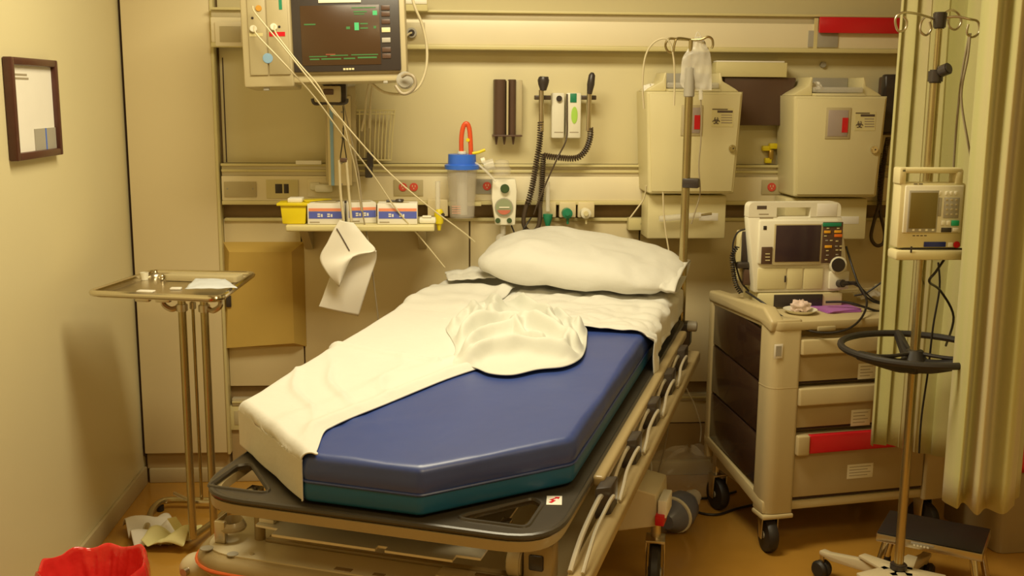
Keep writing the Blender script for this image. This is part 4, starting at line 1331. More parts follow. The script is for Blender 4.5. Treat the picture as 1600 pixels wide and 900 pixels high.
hd.cyl(dg.P(844, 126, -0.11), dg.P(857, 125, -0.11), 0.017, 0.013, seg=14)
hd.build('otoscope_head', dark, dg.e)
hd = MB()
hd.lathe([(0, -0.040), (0.010, -0.036), (0.015, 0.0), (0.013, 0.036), (0.006, 0.046), (0, 0.047)], c=dg.P(923, 132, -0.11), axis=(0.12, 0, 1), seg=16)
hd.build('ophthalmoscope_head', dark, dg.e)
def pcoil(th, name, pts, R_, r_, turns, m=coilm):
    return MB().coil([th.P(a, b, c) for a, b, c in pts], R_, r_, turns, seg=5, per=10).build(name, m, th.e, smooth=60)
pcoil(dg, 'coiled_cord', [(845, 190, -0.105), (843, 225, -0.10), (838, 255, -0.10), (832, 290, -0.10), (825, 318, -0.10)], 0.010, 0.0032, 34)
pcoil(dg, 'coiled_cord', [(922, 200, -0.105), (922, 215, -0.10), (915, 235, -0.10), (900, 247, -0.10), (870, 246, -0.10), (849, 243, -0.10)], 0.010, 0.0034, 30)
pcoil(dg, 'coiled_cord', [(849, 240, -0.085), (848, 265, -0.08), (846, 300, -0.08), (843, 320, -0.08)], 0.009, 0.0034, 24)
ptube(dg, 'cord_loop', coilm, [(826, 312, -0.09), (820, 330, -0.09), (818, 348, -0.09), (823, 359, -0.09), (833, 362, -0.09), (841, 354, -0.09), (844, 335, -0.09), (843, 315, -0.09)], 0.009)
ptube(dg, 'power_cord', coilm, [(886, 147, -0.062), (886, 180, -0.064), (885, 217, -0.064), (872, 245, -0.11), (856, 280, -0.11), (840, 318, -0.11), (834, 335, -0.10)], 0.0032)

# sharps cabinets
def sharps(label, x_l, x_r, yt, yb_, Yf, brk, keypx, winpx, lblpx):
    t = wthing('sharps_cabinet', label, 'cabinet', (x_l+x_r)/2, yb_, D)
    ly = Yf-D
    x0, x1, z0, z1 = t.rect(x_l, yt, x_r, yb_, ly)
    tp = 0.018
    m_ = MB()
    m_.prism_y([(x0+tp, z0), (x1-tp, z0), (x1, z1-0.01), (x1-0.0, z1), (x0, z1), (x0, z1-0.01)], ly, -0.022, 0.010, 3)
    m_.build('cabinet_body', cream, t.e)
    dd = MB()
    dd.prism_y([(x0+tp+0.012, z0+0.010), (x1-tp-0.012, z0+0.010), (x1-0.010, z1-0.010), (x0+0.010, z1-0.010)], ly-0.006, ly+0.004, 0.003, 2)
    dr = dd.build('front_door', cream, t.e)
    # sloping shoulders and open top frame
    dz = 0.05
    for sg_ in (0, 1):
        def sx(v_): return x0+v_ if sg_ == 0 else x1-v_
        s_ = MB()
        s_.prism_y([(sx(0.004), z1+0.0005), (sx(0.085), z1+0.0005), (sx(0.085), z1+0.072), (sx(0.078), z1+0.072), (sx(0.070), z1+0.040), (sx(0.020), z1+0.012)], -0.20, -0.0225, 0.004)
        s_.build('shoulder', cream, t.e)
    s_ = MB()
    s_.prism_x([(ly+0.004, z1+0.0005), (-0.0225, z1+0.0005), (-0.10, z1+0.012), (ly+0.02, z1+0.010)], x0+0.0855, x1-0.0855, 0.0015)
    s_.build('opening_sill', cream, t.e)
    MB().box(x0+0.087, x1-0.087, ly+0.03, -0.05, z1+0.013, z1+0.034, 0.004).build('flap_lid', clear2, t.e)
    MB().box(x0+0.086, x1-0.086, -0.045, -0.03, z1+0.001, z1+0.072, 0.002).build('back_plate', grey, t.e)
    # window
    w0 = t.pbox('window_frame', beige, winpx[0]-4, winpx[1]-4, winpx[2]+4, winpx[3]+4, ly-0.010, 0.004, 0.003, dr)
    wn = t.pbox('window_pane', mat('smoke_window', (0.42, 0.34, 0.30), 0.25), *winpx, ly-0.012, 0.003, 0.001, dr)
    wn['label'] = 'smoky window pane'
    t.pbox('red_flag', redm, winpx[2]-9, winpx[1]+12, winpx[2], winpx[3]-6, ly-0.0135, 0.0015, 0, dr)
    # printed biohazard label
    a, b, c2, d2 = lblpx
    t.pbox('printed_label', lipm, a, b, c2, d2, ly-0.0072, 0.001, 0, dr)
    t.pbox('print_mark', ink, a+1, b+1, c2-9, b+2.6, ly-0.008, 0.0008, 0, dr)
    t.pbox('print_mark', ink, a+9, b+3.6, c2-1, b+7.2, ly-0.008, 0.0008, 0, dr)
    for k in range(4): t.pbox('print_mark', inkl, a+15, b+10+k*4, c2-2, b+11.6+k*4, ly-0.008, 0.0008, 0, dr)
    cc_ = t.P(a+7, d2-9, ly-0.008)
    bio = MB()
    for k in range(3):
        an = PI/2+k*2*PI/3
        cx, cz = cc_.x+0.0075*math.cos(an), cc_.z+0.0075*math.sin(an)
        bio.tube([(cx+0.0065*math.cos(q_), ly-0.0080, cz+0.0065*math.sin(q_)) for q_ in [an+0.5+(2*PI-1.0)*i/12 for i in range(13)]], 0.0016, seg=4, smooth=1)
    bio.tube([(cc_.x+0.006*math.cos(q_), ly-0.0080, cc_.z+0.006*math.sin(q_)) for q_ in [2*PI*i/12 for i in range(12)]], 0.0011, seg=4, smooth=1, closed=True)
    bio.build('biohazard_symbol', ink, dr)
    disc(t, 'lock', chrome, keypx[0], keypx[1], ly-0.020, 5.5, 0.014, bev=0.003)
    disc(t, 'keyhole', dark, keypx[0]+1, keypx[1], ly-0.021, 1.2, 0.002)
    # wall bracket below
    bx = t.pbox('lower_bracket', cream, brk[0], brk[1], brk[2], brk[3], ly+0.05, -ly-0.05-0.052, 0.006)
    t.pbox('bracket_slot', paper, brk[0]+(brk[2]-brk[0])*0.66, brk[1]+28, brk[2]-12, brk[1]+40, ly+0.049, 0.002, 0.0005, bx)
    return t
s1 = sharps('cream sharps cabinet behind the bed pole, left of the dark brown box', 1008, 1158, 143, 303, 4.10, (1012, 305, 1134, 373), (1145, 232), (1068, 168, 1094, 208), (1112, 169, 1146, 198))
s2_ = sharps('cream sharps cabinet beside the curtain with clear flap lid', 1237, 1382, 150, 308, 4.10, (1226, 310, 1354, 374), (1367, 234), (1294, 172, 1325, 213), (1336, 175, 1368, 204))
for (t, a, b) in ((s1, 1010, 140), (s2_, 1268, 137)):
    p = t.P(a+6, b, 4.20-D)
    mm = MB()
    def crf(u, v, p=p):
        th_, ph = u*2*PI, v*PI
        r_ = 0.022*(1+0.5*noise.noise(Vector((math.cos(th_)*2, math.sin(th_)*2, ph*1.5+p.x))))
        return p+Vector((r_*1.3*math.cos(th_)*math.sin(ph), r_*math.sin(th_)*math.sin(ph), 0.9*r_*math.cos(ph)))
    mm.grid(crf, 24, 14)
    mm.build('crumpled_liner', paper, t.e)

# dark brown wall box with a pale carton on top
t = wthing('brown_wall_box', 'dark brown wall box tapering down between the two sharps cabinets', 'box', 1185, 196, D)
x0, x1, z0, z1 = t.rect(1131, 121, 1242, 196, -0.07)
MB().prism_y([(x0+0.035, z0), (x1-0.035, z0), (x1-0.015, z0+0.10), (x1, z1-0.01), (x1, z1), (x0, z1), (x0, z1-0.01), (x0+0.015, z0+0.10)], -0.07, -0.001, 0.004).build('box_body', brownp, t.e)
tzb = z1+t.o.z
t2_ = Thing('pale_carton', 'flat pale carton lying on top of the dark brown wall box', 'carton', (t.o.x, D-0.04, tzb+0.001))
x0, x1, z0, z1 = t2_.rect(1119, 98, 1230, 121, -0.045)
MB().box(x0, x1, -0.045, 0.03, 0, z1-z0, 0.003).build('carton_body', lipm, t2_.e)
MB().box(x0+0.002, x1-0.01, -0.040, 0.025, z1-z0, z1-z0+0.006, 0.002).build('carton_lid', paper, t2_.e)
# yellow and brass fitting between the cabinets
t = wthing('yellow_fitting', 'small yellow plastic clip with brass ends between the sharps cabinets', 'clip', 1203, 252, D)
t.pbox('clip_body', yellow, 1192, 228, 1206, 236, -0.03, 0.028, 0.004)
t.pbox('clip_body', yellow, 1203, 224, 1215, 233, -0.035, 0.028, 0.004)
t.pbox('brass_stem', mat('brass_metal', (0.6, 0.42, 0.12), 0.3, metal=1.0), 1202, 234, 1209, 250, -0.03, 0.02, 0.003)
t.pbox('clip_foot', yellow, 1196, 247, 1206, 255, -0.03, 0.025, 0.003)
disc(wthing('wall_stud', 'small grey round stud under the top raceway', 'stud', 1287, 101, D), 'stud_head', grey, 1287, 101, -0.015, 4.5, 0.014)

# wall telephone with coiled cord
ph_ = wthing('wall_telephone', 'black wall telephone handset half hidden by the curtain with a hanging coiled cord', 'telephone', 1390, 212, D)
ph_.pbox('phone_base', brownp, 1376, 120, 1420, 211, -0.045, 0.043, 0.008)
m_ = MB()
x0, x1, z0, z1 = ph_.rect(1381, 116, 1405, 209, -0.09)
m_.prism_x([(-0.046, z0), (-0.085, z0), (-0.092, z0+0.05), (-0.075, (z0+z1)/2), (-0.092, z1-0.05), (-0.085, z1), (-0.046, z1)], x0, x1, 0.010, 3)
m_.build('handset', dark, ph_.e)
pcoil(ph_, 'coiled_cord', [(1388, 215, -0.07), (1383, 240, -0.08), (1378, 275, -0.08), (1374, 320, -0.08)], 0.009, 0.003, 40)
pcoil(ph_, 'coiled_cord', [(1374, 240, -0.06), (1372, 258, -0.06), (1375, 290, -0.06), (1374, 315, -0.06)], 0.008, 0.003, 24)
ptube(ph_, 'cord_loop', coilm, [(1374, 318, -0.07), (1366, 345, -0.07), (1361, 368, -0.07), (1365, 380, -0.07), (1373, 384, -0.07), (1381, 378, -0.07), (1382, 362, -0.07), (1377, 340, -0.07), (1374, 318, -0.07)], 0.0075)

# clear bag and tubing on the bed pole
ivb = wthing('fluid_bag', 'limp clear fluid bag hanging from the bed pole hook', 'fluid bag', 1095, 150, 3.93)
rows = [((1086, 58), (1096, 56)), ((1074, 78), (1104, 72)), ((1066, 92), (1110, 85)), ((1064, 112), (1112, 110)), ((1063, 130), (1112, 130)), ((1072, 142), (1112, 141))]
for sgn in (1, -1):
    Aq = catmull([ivb.P(a[0], a[1], 0) for a, b in rows], 5)
    Bq = catmull([ivb.P(b[0], b[1], 0) for a, b in rows], 5)
    nn_ = len(Aq)-1
    def bgf(u, v, s=sgn):
        i = min(nn_, int(round(v*nn_)))
        p = Aq[i].lerp(Bq[i], u)
        w_ = math.sin(PI*u)*math.sin(PI*min(1, v*1.02))
        return p+Vector((0, -s*0.018*w_+0.004*noise.noise(Vector((u*6, v*8, 1))), 0))
    mm = MB()
    mm.grid(bgf, 16, nn_)
    mm.build('bag_film', clear2, ivb.e, smooth=60)
ptube(ivb, 'hanging_loop', clear2, [(1086, 60, 0), (1090, 50, 0), (1096, 58, 0)], 0.002)
MB().cyl(ivb.P(1095, 141, 0), ivb.P(1095, 156, 0), 0.008, seg=12).build('drip_chamber', clear2, ivb.e)
cable('infusion_line', 'thin dark infusion line falling from the fluid bag past the sharps cabinet', 'tubing', tube_g, [(1095, 155, 3.93), (1096, 185, 3.93), (1095, 220, 3.93), (1092, 260, 3.93), (1094, 300, 3.93), (1088, 325, 3.93), (1080, 350, 3.93)], 0.0025)
cable('infusion_line', 'pale tubing looped over the left hook of the bed pole', 'tubing', tube_w, [(1006, 170, 3.97), (1004, 130, 3.96), (1008, 90, 3.95), (1020, 68, 3.94), (1038, 60, 3.93), (1048, 70, 3.93), (1053, 95, 3.93), (1054, 130, 3.94), (1053, 165, 3.94)], 0.0035)
cable('infusion_line', 'pale tubing crossing from the small socket up to the cabinet corner', 'tubing', tube_w, [(984, 341, 4.05), (996, 325, 4.05), (1006, 310, 4.05), (1010, 290, 4.03)], 0.003)
cable('infusion_line', 'pale tubing hanging behind the bed pole down to the pillow', 'tubing', tube_w, [(1036, 300, 4.0), (1037, 330, 4.0), (1040, 360, 4.0), (1046, 400, 4.0), (1048, 440, 3.98)], 0.003)
t = wthing('syringe', 'clear syringe resting against the bracket of the left sharps cabinet', 'syringe', 1060, 338, 4.12)
MB().cyl(t.P(1030, 342, 0), t.P(1095, 336, 0), 0.012, seg=14, bev=0.002).build('barrel', clear2, t.e)
MB().cyl(t.P(1095, 336, 0), t.P(1112, 334, 0), 0.005, seg=10).build('nozzle', chrome, t.e)
# ------------------------------------------------------------------ instrument (mayo) stand
ZT = 0.965
tl = [hz(138, 458, ZT), hz(344, 467, ZT), hz(397, 428, ZT), hz(238, 425, ZT)]
mcx = sum((p.x for p in tl))/4
mcy = sum((p.y for p in tl))/4
vx = ((tl[1]-tl[0])+(tl[2]-tl[3])).normalized()
mang = math.atan2(vx.y, vx.x)
ms = Thing('instrument_stand', 'chrome instrument stand with a steel tray beside the left wall', 'stand', (mcx, mcy, 0), mang)
tq = [ms.L(p) for p in tl]
ro = rounded([(p.x, p.y) for p in tq], [0.035]*4, 6)
MB().tube([(a, b, ZT) for a, b in ro], 0.010, seg=10, smooth=1, closed=True).build('tray_rim', chrome, ms.e)
cx_ = sum(a for a, b in ro)/len(ro); cy_ = sum(b for a, b in ro)/len(ro)
bw_ = bmesh.new()
rr_ = []
for f_, z_ in ((0.97, ZT+0.001), (0.95, ZT-0.014), (0.0, ZT-0.014)):
    if f_ > 0: rr_.append([bw_.verts.new((cx_+(a-cx_)*f_, cy_+(b-cy_)*f_, z_)) for a, b in ro])
for i in range(len(ro)):
    bw_.faces.new((rr_[0][i], rr_[0][(i+1) % len(ro)], rr_[1][(i+1) % len(ro)], rr_[1][i]))
bw_.faces.new(rr_[1])
bmesh.ops.recalc_face_normals(bw_, faces=bw_.faces)
mm = MB(); mm.add(bw_)
mm.build('tray', steel, ms.e, solid=0.002)
# poles
for k, (pa_, pb2, r_) in enumerate((((284, 476), (306, 812), 0.0135), ((301, 476), (318, 740), 0.0055), ((319, 476), (336, 795), 0.0135))):
    ly = -0.02 if k != 1 else 0.02
    a = ms.P(pa_[0], pa_[1], ly)
    zb_ = 0.06 if k != 1 else 0.19
    MB().cyl((a.x, ly, ZT-0.03), (a.x, ly, zb_), r_, seg=16).build('pole', brass, ms.e)
    MB().cyl((a.x, ly, ZT-0.065), (a.x, ly, ZT-0.09), r_+0.006, seg=16, bev=0.002).build('collar', steel, ms.e)
    if k == 0: ax0 = a.x
    if k == 2: ax1 = a.x
MB().box(ax0-0.03, ax1+0.03, -0.06, 0.05, ZT-0.034, ZT-0.0165, 0.004).build('tray_holder', steel, ms.e)
for s, xx in ((-1, ax0-0.008), (1, ax1+0.008)):
    mm = MB()
    mm.tube([(xx, -0.02, ZT-0.075), (xx+s*0.026, -0.03, ZT-0.083), (xx+s*0.052, -0.03, ZT-0.066), (xx+s*0.048, -0.02, ZT-0.045), (xx+s*0.02, -0.01, ZT-0.034)], 0.0095, smooth=5)
    mm.build('bent_handle', steel, ms.e)
for x_ in (tq[0].x+0.13, tq[0].x+0.20):
    MB().box(x_, x_+0.05, tq[0].y+0.05, tq[0].y+0.07, ZT-0.034, ZT-0.018, 0.004).build('slide_lug', steel, ms.e)
for sx in (-1, 1):
    pass
bt_ = [ms.Z(a, b, 0.035) for a, b in ((345, 782), (320, 782), (270, 781), (250, 785), (238, 797), (232, 815), (226, 835))]
yb1 = bt_[1].y
MB().tube(bt_, 0.0125, seg=10, smooth=6).build('base_tube', brass, ms.e)
MB().tube([(ax0-0.01, yb1, 0.036), (ax0, yb1*0.5, 0.045), (ax0, -0.02, 0.065)], 0.012, smooth=4).build('base_tube', brass, ms.e)
MB().tube([(ax1+0.01, yb1, 0.036), (ax1, yb1*0.5, 0.045), (ax1, -0.02, 0.065)], 0.012, smooth=4).build('base_tube', brass, ms.e)
MB().tube([(ax0-0.10, 0.06, 0.19), (ax0, -0.002, 0.19), (ax1, -0.002, 0.19)], 0.006, smooth=3).build('cross_rod', steel, ms.e)
for p in ((bt_[6].x, bt_[6].y), (bt_[3].x, bt_[3].y), (bt_[0].x, bt_[0].y)):
    MB().cyl((p[0], p[1], 0.0), (p[0], p[1], 0.026), 0.014, seg=12, bev=0.002).build('foot', black, ms.e)
# things on the tray
zt0 = ZT-0.0135+0.001
def tray_pt(px, py): return hz(px, py, zt0)
p = tray_pt(318, 449)
t = Thing('paper_packet', 'flat white and blue packet lying at the front right of the tray', 'packet', (p.x, p.y, ZT+0.011), mang)
c4 = [t.Z(289, 452, ZT+0.012), t.Z(371, 451, ZT+0.012), t.Z(352, 437, ZT+0.012), t.Z(306, 436, ZT+0.012)]
mm = MB()
def pkf(u, v):
    q = (c4[0]*(1-u)+c4[1]*u)*(1-v)+(c4[3]*(1-u)+c4[2]*u)*v
    return Vector((q.x, q.y, 0.003+0.006*math.sin(PI*u)*math.sin(PI*v)+0.004*noise.noise(Vector((u*4, v*4, 2)))))
mm.grid(pkf, 20, 12)
mm.build('packet_film', mat('packet_bluish', (0.66, 0.70, 0.74), 0.45), t.e, smooth=60, solid=0.002)
p = tray_pt(275, 452)
t = Thing('white_swab', 'small white swab near the middle of the tray front', 'swab', (p.x, p.y, zt0), mang+0.2)
MB().box(-0.018, 0.018, -0.012, 0.012, 0, 0.006, 0.002).build('folded_gauze', paper, t.e)
p = tray_pt(228, 456)
t = Thing('white_swab', 'larger white swab at the front left of the tray', 'swab', (p.x, p.y, zt0), mang)
MB().box(-0.028, 0.028, -0.014, 0.014, 0, 0.005, 0.002).build('folded_gauze', paper, t.e)
p = tray_pt(226, 437)
t = Thing('small_cup', 'small pale cup at the back left of the tray', 'cup', (p.x, p.y, zt0), mang)
MB().lathe([(0, 0), (0.012, 0), (0.015, 0.026), (0.013, 0.026), (0.011, 0.003), (0, 0.003)], seg=16).build('cup_body', cream2, t.e)
p0_, p1_ = tray_pt(250, 441), tray_pt(372, 439)
t = Thing('steel_dish', 'long shallow steel dish at the back of the tray', 'dish', ((p0_.x+p1_.x)/2+0.01, (p0_.y+p1_.y)/2+0.02, zt0), mang)
L_ = (p1_-p0_).length/2
mm = MB()
mm.prism(rounded([(-L_, -0.03), (L_, -0.03), (L_, 0.045), (-L_, 0.045)], 0.015, 4), 0.0, 0.022, 0.004)
mm.build('dish_body', beige, t.e)
MB().sphere((-L_-0.012, -0.02, 0.012), 0.012, seg=12).build('dish_end', chrome, t.e)

# ------------------------------------------------------------------ supply cart
CA = math.radians(10.5)
co_ = hz(1192, 803, 0.15)
ct = Thing('supply_cart', 'beige four drawer crash cart with brown side panel on black casters', 'cart', (co_.x, co_.y, 0), CA)
CW, CDp = 0.74, 0.50
Zt_f = ct.P(1200, 505, 0).z
Zt_b = ct.L(hp(1118, 458, ct.M @ Vector((0, CDp, 0)), ct.M.to_3x3() @ Vector((0, 1, 0)))).z
ZBt = 0.15
# carcass
MB().box(0.02, CW-0.02, 0.03, CDp-0.01, ZBt+0.02, Zt_f-0.03, 0.004).build('carcass', cartd, ct.e)
# corner posts: front left with a soft round profile
post = rounded([(-0.005, -0.015), (0.105, -0.015), (0.105, 0.028), (0.045, 0.075), (-0.005, 0.075)], [0.045, 0.008, 0.006, 0.006, 0.01], 6)
MB().prism(post, ZBt, Zt_f+0.01, 0.004).build('corner_post', cartm, ct.e)
zs_ = ct.P(1210, 608, -0.015).z
MB().prism([(a*1.012-0.0006, b*1.02) for a, b in post], zs_-0.003, zs_+0.003, 0.001).build('post_seam', cartm, ct.e)
post2 = rounded([(CW-0.105, -0.015), (CW+0.005, -0.015), (CW+0.005, 0.075), (CW-0.045, 0.075), (CW-0.105, 0.028)], [0.008, 0.045, 0.01, 0.006, 0.006], 6)
MB().prism(post2, ZBt, Zt_f+0.01, 0.004).build('corner_post', cartm, ct.e)
for x0 in (-0.005, CW-0.035):
    MB().box(x0, x0+0.04, CDp-0.03, CDp+0.005, ZBt+0.05, Zt_b-0.01, 0.006).build('back_post', cartm, ct.e)
# side frames with raised sloping top rail and three brown panels
for x0, x1, s in ((-0.006, 0.030, 1), (CW-0.030, CW+0.006, -1)):
    m_ = MB()
    m_.prism_x([(-0.012, Zt_f+0.006), (0.055, Zt_f+0.045), (CDp+0.005, Zt_b+0.012), (CDp+0.005, Zt_b-0.03), (0.075, Zt_f-0.015), (-0.005, Zt_f-0.035)], x0-0.004, x1+0.012, 0.010, 3)
    m_.build('top_side_rail', cartm, ct.e)
    m_ = MB()
    m_.prism_x([(-0.005, ZBt), (CDp-0.02, ZBt+0.10), (CDp+0.005, ZBt+0.10), (CDp+0.005, ZBt+0.14), (0.076, ZBt+0.065), (0.0, ZBt+0.045)], x0, x1, 0.006)
    m_.build('bottom_side_rail', cartm, ct.e)
    xx = x0+0.007 if s > 0 else x1-0.007
    H0, H1 = ZBt+0.10, Zt_f-0.02
    for k in range(3):
        z0_ = H0+(H1-H0)*k/3+0.006
        z1_ = H0+(H1-H0)*(k+1)/3-0.006
        m_ = MB()
        m_.prism_x([(0.076, z0_-0.02), (CDp-0.032, z0_+0.028), (CDp-0.032, z1_+0.030), (0.076, z1_-0.016)], min(xx, xx+s*0.012), max(xx, xx+s*0.012), 0.003)
        o = m_.build('side_panel', cartb, ct.e)
# top
MB().prism(rounded([(-0.002, -0.018), (CW+0.002, -0.018), (CW+0.002, CDp-0.002), (-0.002, CDp-0.002)], [0.04, 0.04, 0.01, 0.01], 5), Zt_f-0.028, Zt_f+0.004, 0.006).build('worktop', cartm, ct.e)
MB().box(0.042, CW-0.042, CDp-0.03, CDp-0.005, Zt_f+0.004, Zt_b-0.02, 0.006).build('back_lip', cartm, ct.e)
x0, x1, z0, z1 = ct.rect(1278, 510, 1306, 517, -0.022)
MB().box(x0, x1, -0.023, -0.015, z0, z1, 0.003).build('top_latch', beige, ct.e)
# drawers
XD0, XD1 = 0.108, CW-0.108
def zpx(py): return ct.P(1245, py, -0.005).z
rows_ = [(527, 600, 530, 555, 0), (605, 672, 606, 634, 0), (678, 780, 679, 709, 1)]
for k, (a, b, h0, h1, rd) in enumerate(rows_):
    d_ = MB().box(XD0, XD1, -0.006, 0.029, zpx(b-3), zpx(a+1), 0.004).build('drawer', cartd, ct.e)
    m_ = MB()
    zz1, zz0 = zpx(h0), zpx(h1)
    m_.prism_x([(-0.030, zz0+0.004), (-0.007, zz0), (-0.007, zz1), (-0.026, zz1)], XD0-0.004 if rd == 0 else XD0+0.045, XD1+0.004, 0.005, 3)
    hh = m_.build('drawer_handle', redm if rd else cartm, d_)
    if rd:
        hh['label'] = 'red drawer handle'
        MB().box(XD0-0.004, XD0+0.044, -0.032, -0.007, zz0-0.001, zz1+0.001, 0.006, 3).build('handle_end', cartm, d_)
    lp = [(1341, 568, 1368, 592), (1330, 640, 1360, 665), (1324, 725, 1364, 747)][k]
    x0, x1, z0, z1 = ct.rect(*lp, -0.008)
    lb_ = MB().box(x0, x1, -0.0075, -0.0062, z0, z1, 0.0003).build('drawer_label', cream2, d_)
    for j in range(4):
        zz = z1-(z1-z0)*(0.18+0.2*j)
        MB().box(x0+0.008, x1-0.010-0.012*(j % 2), -0.0080, -0.0074, zz-0.0012, zz+0.0012).build('print_mark', inkl, lb_)
    MB().box(XD0, XD1, 0.002, 0.0295, zpx(b+1), zpx(b-2), 0).build('drawer_gap', seamm, ct.e)
MB().box(0.10, CW-0.10, 0.0, 0.03, ZBt+0.004, zpx(783), 0.008).build('bottom_rail', cartm, ct.e)
x0, x1, z0, z1 = ct.rect(1210, 538, 1223, 560, -0.017)
po_ = MB().box(x0, x1, -0.0175, -0.0155, z0, z1, 0.0005).build('post_label', paper, ct.e)
MB().box(x0+0.005, x1-0.005, -0.0182, -0.0174, z0+0.008, z1-0.006, 0).build('print_mark', grey, po_)
# casters
for (a, b, an) in ((0.035, 0.02, math.radians(-6)), (CW-0.06, 0.04, math.radians(20)), (0.03, CDp-0.07, math.radians(6)), (CW-0.06, CDp-0.07, 0.3)):
    caster(ct, a, b, an, 0.062, 'caster', htop=ZBt+(0.10 if b > 0.2 else 0.0))
MB().box(-0.01, 0.11, -0.02, 0.07, ZBt-0.018, ZBt-0.001, 0.006).build('caster_plate', cartm, ct.e)

# ------------------------------------------------------------------ defibrillator on the cart
ZCt = Zt_f+0.005
dp_ = ct.M @ Vector((0.20, 0.20, ZCt))
DA = math.radians(3)
n_ = Vector((-math.sin(DA), math.cos(DA), 0))
dmid = hp(1250, 455, dp_, n_)
df = Thing('defibrillator', 'cream defibrillator monitor with dark screen and black dial on the cart', 'defibrillator', (dmid.x, dmid.y, ZCt), DA)
def dP(a, b, l=0): return df.P(a, b, l)
# docking base under it
b0, b1 = dP(1184, 474, 0), dP(1315, 474, 0)
zb0 = 0.0
zb1 = max(0.012, dP(1240, 457, 0).z)
MB().box(b0.x, b1.x, -0.005, 0.17, zb0, zb1-0.001, 0.006).build('docking_base', cream, df.e)
x0, x1, z0, z1 = df.rect(1209, 465, 1285, 480, -0.008)
MB().box(x0, x1, -0.010, -0.0045, 0.004, zb1-0.006, 0.002).build('paper_slot', dark, df.e)
body = [dP(a, b) for a, b in ((1178, 458), (1174, 400), (1168, 340), (1168, 326), (1176, 318), (1298, 315), (1310, 321), (1316, 340), (1325, 430), (1322, 452), (1305, 457))]
bd_ = [(p.x, max(p.z, zb1+0.001)) for p in body]
hw_ = [dP(a, b) for a, b in ((1214, 326), (1267, 324), (1269, 338), (1217, 339))]
# body with a real handle opening: ring of prisms
zh0 = min(p.z for p in hw_)
zh1 = max(p.z for p in hw_)
xh0, xh1 = hw_[0].x, hw_[1].x
m_ = MB()
m_.prism_y([q for q in bd_ if q[1] < zh0] + [(bd_[7][0]+0.001, zh0-0.001), (bd_[2][0], zh0-0.001)] if False else [bd_[0], bd_[1], (dP(1169, 342).x, zh0), (dP(1316, 340).x, zh0), bd_[8], bd_[9], bd_[10]], 0.0, 0.05, 0.006, 2)
m_.build('housing', cream2, df.e)
MB().box(bd_[0][0]+0.004, bd_[9][0]-0.004, 0.0505, 0.15, zb1+0.002, zh0-0.045, 0.01).build('rear_housing', cream, df.e)
m_ = MB()
zt_1 = dP(1240, 316).z
xl_, xr_ = dP(1170, 330).x, dP(1314, 330).x
zb_h = zh0-0.0005
m_.prism_y(rounded([(xl_, zb_h), (xh0, zb_h), (xh0, zt_1), (xl_, zt_1)], [0.001, 0.001, 0.001, 0.022], 5), 0.0, 0.048, 0.0)
m_.prism_y(rounded([(xh1, zb_h), (xr_, zb_h), (xr_, zt_1), (xh1, zt_1)], [0.001, 0.001, 0.025, 0.001], 5), 0.0, 0.048, 0.0)
m_.box(xh0, xh1, 0.0, 0.048, zh1, zt_1, 0.0)
m_.build('carry_handle', cream2, df.e)
df.pbox('front_fascia', cream2, 1186, 344, 1310, 412, -0.012, 0.016, 0.006)
df.pbox('screen_recess', beige, 1209, 350, 1286, 414, -0.014, 0.004, 0.002)
o = df.pbox('screen', darkscr, 1212, 352, 1282, 409, -0.016, 0.004, 0.001)
df.pbox('print_mark', ink, 1183, 321.5, 1198, 327, -0.0006, 0.001, 0)
df.pbox('print_mark', inkl, 1186, 334, 1201, 335.6, -0.0006, 0.001, 0)
df.pbox('print_mark', inkl, 1187, 339, 1208, 341.6, -0.0006, 0.001, 0)
df.pbox('white_sticker', paper, 1277, 318, 1308, 338, -0.001, 0.001, 0.0003)
df.pbox('small_button', dark, 1193, 353, 1198, 359, -0.0135, 0.003, 0.0005)
cl_ = df.pbox('connector_block', brownp, 1190, 386, 1207, 413, -0.016, 0.006, 0.002)
for yy in (396, 401, 406): df.pbox('connector_mark', cream, 1196, yy, 1203, yy+1.4, -0.017, 0.0012, 0, cl_)
kp = df.pbox('keypad', brownp, 1285, 347, 1316, 411, -0.017, 0.006, 0.002)
orng = mat('amber_key', (0.85, 0.42, 0.03), 0.4)
orr = mat('orange_red_key', (0.8, 0.18, 0.02), 0.4)
for (a, b, w_, h_, mm_) in ((1286, 348, 29, 6, green), (1288, 360.5, 10, 4, orng), (1304, 360, 11, 4, orng), (1304, 366, 12, 4.5, orr), (1289, 383.5, 11, 4, orng)):
    df.pbox('key', mm_, a, b, a+w_, b+h_, -0.0195, 0.003, 0.0008, kp)
for (a, b) in ((1290, 375), (1297, 375), (1306, 376), (1305, 384), (1312, 384), (1291, 391), (1306, 390), (1312, 390), (1291, 398), (1306, 397), (1289, 405), (1288, 368), (1308, 356), (1292, 356)):
    df.pbox('key_mark', grey if (a+b) % 2 else lipm, a, b, a+4, b+1.6, -0.0185, 0.002, 0.0003, kp)
disc(df, 'dial_ring', cream2, 1311, 414.5, -0.024, 13, 0.024, bev=0.003, seg=28)
disc(df, 'dial', dark, 1311, 414.5, -0.034, 10.3, 0.012, bev=0.003, seg=28)
for a, b in ((1184, 1228), (1230, 1254), (1256, 1286)):
    df.pbox('lower_door', cream, a, 419, b, 452, -0.006, 0.007, 0.003)
df.pbox('door_catch', dark, 1226, 431, 1228.5, 441, -0.009, 0.004, 0.001)
df.pbox('lower_right_block', cream2, 1296, 424, 1327, 452, -0.012, 0.014, 0.005)
plg = MB()
plg.cyl(dP(1310, 443, -0.012), dP(1318, 443, -0.04), 0.014, seg=14, bev=0.003)
plg.cyl(dP(1312, 443, -0.032), dP(1340, 442, -0.032), 0.010, 0.006, seg=12)
plg.build('cable_plug', dark, df.e)
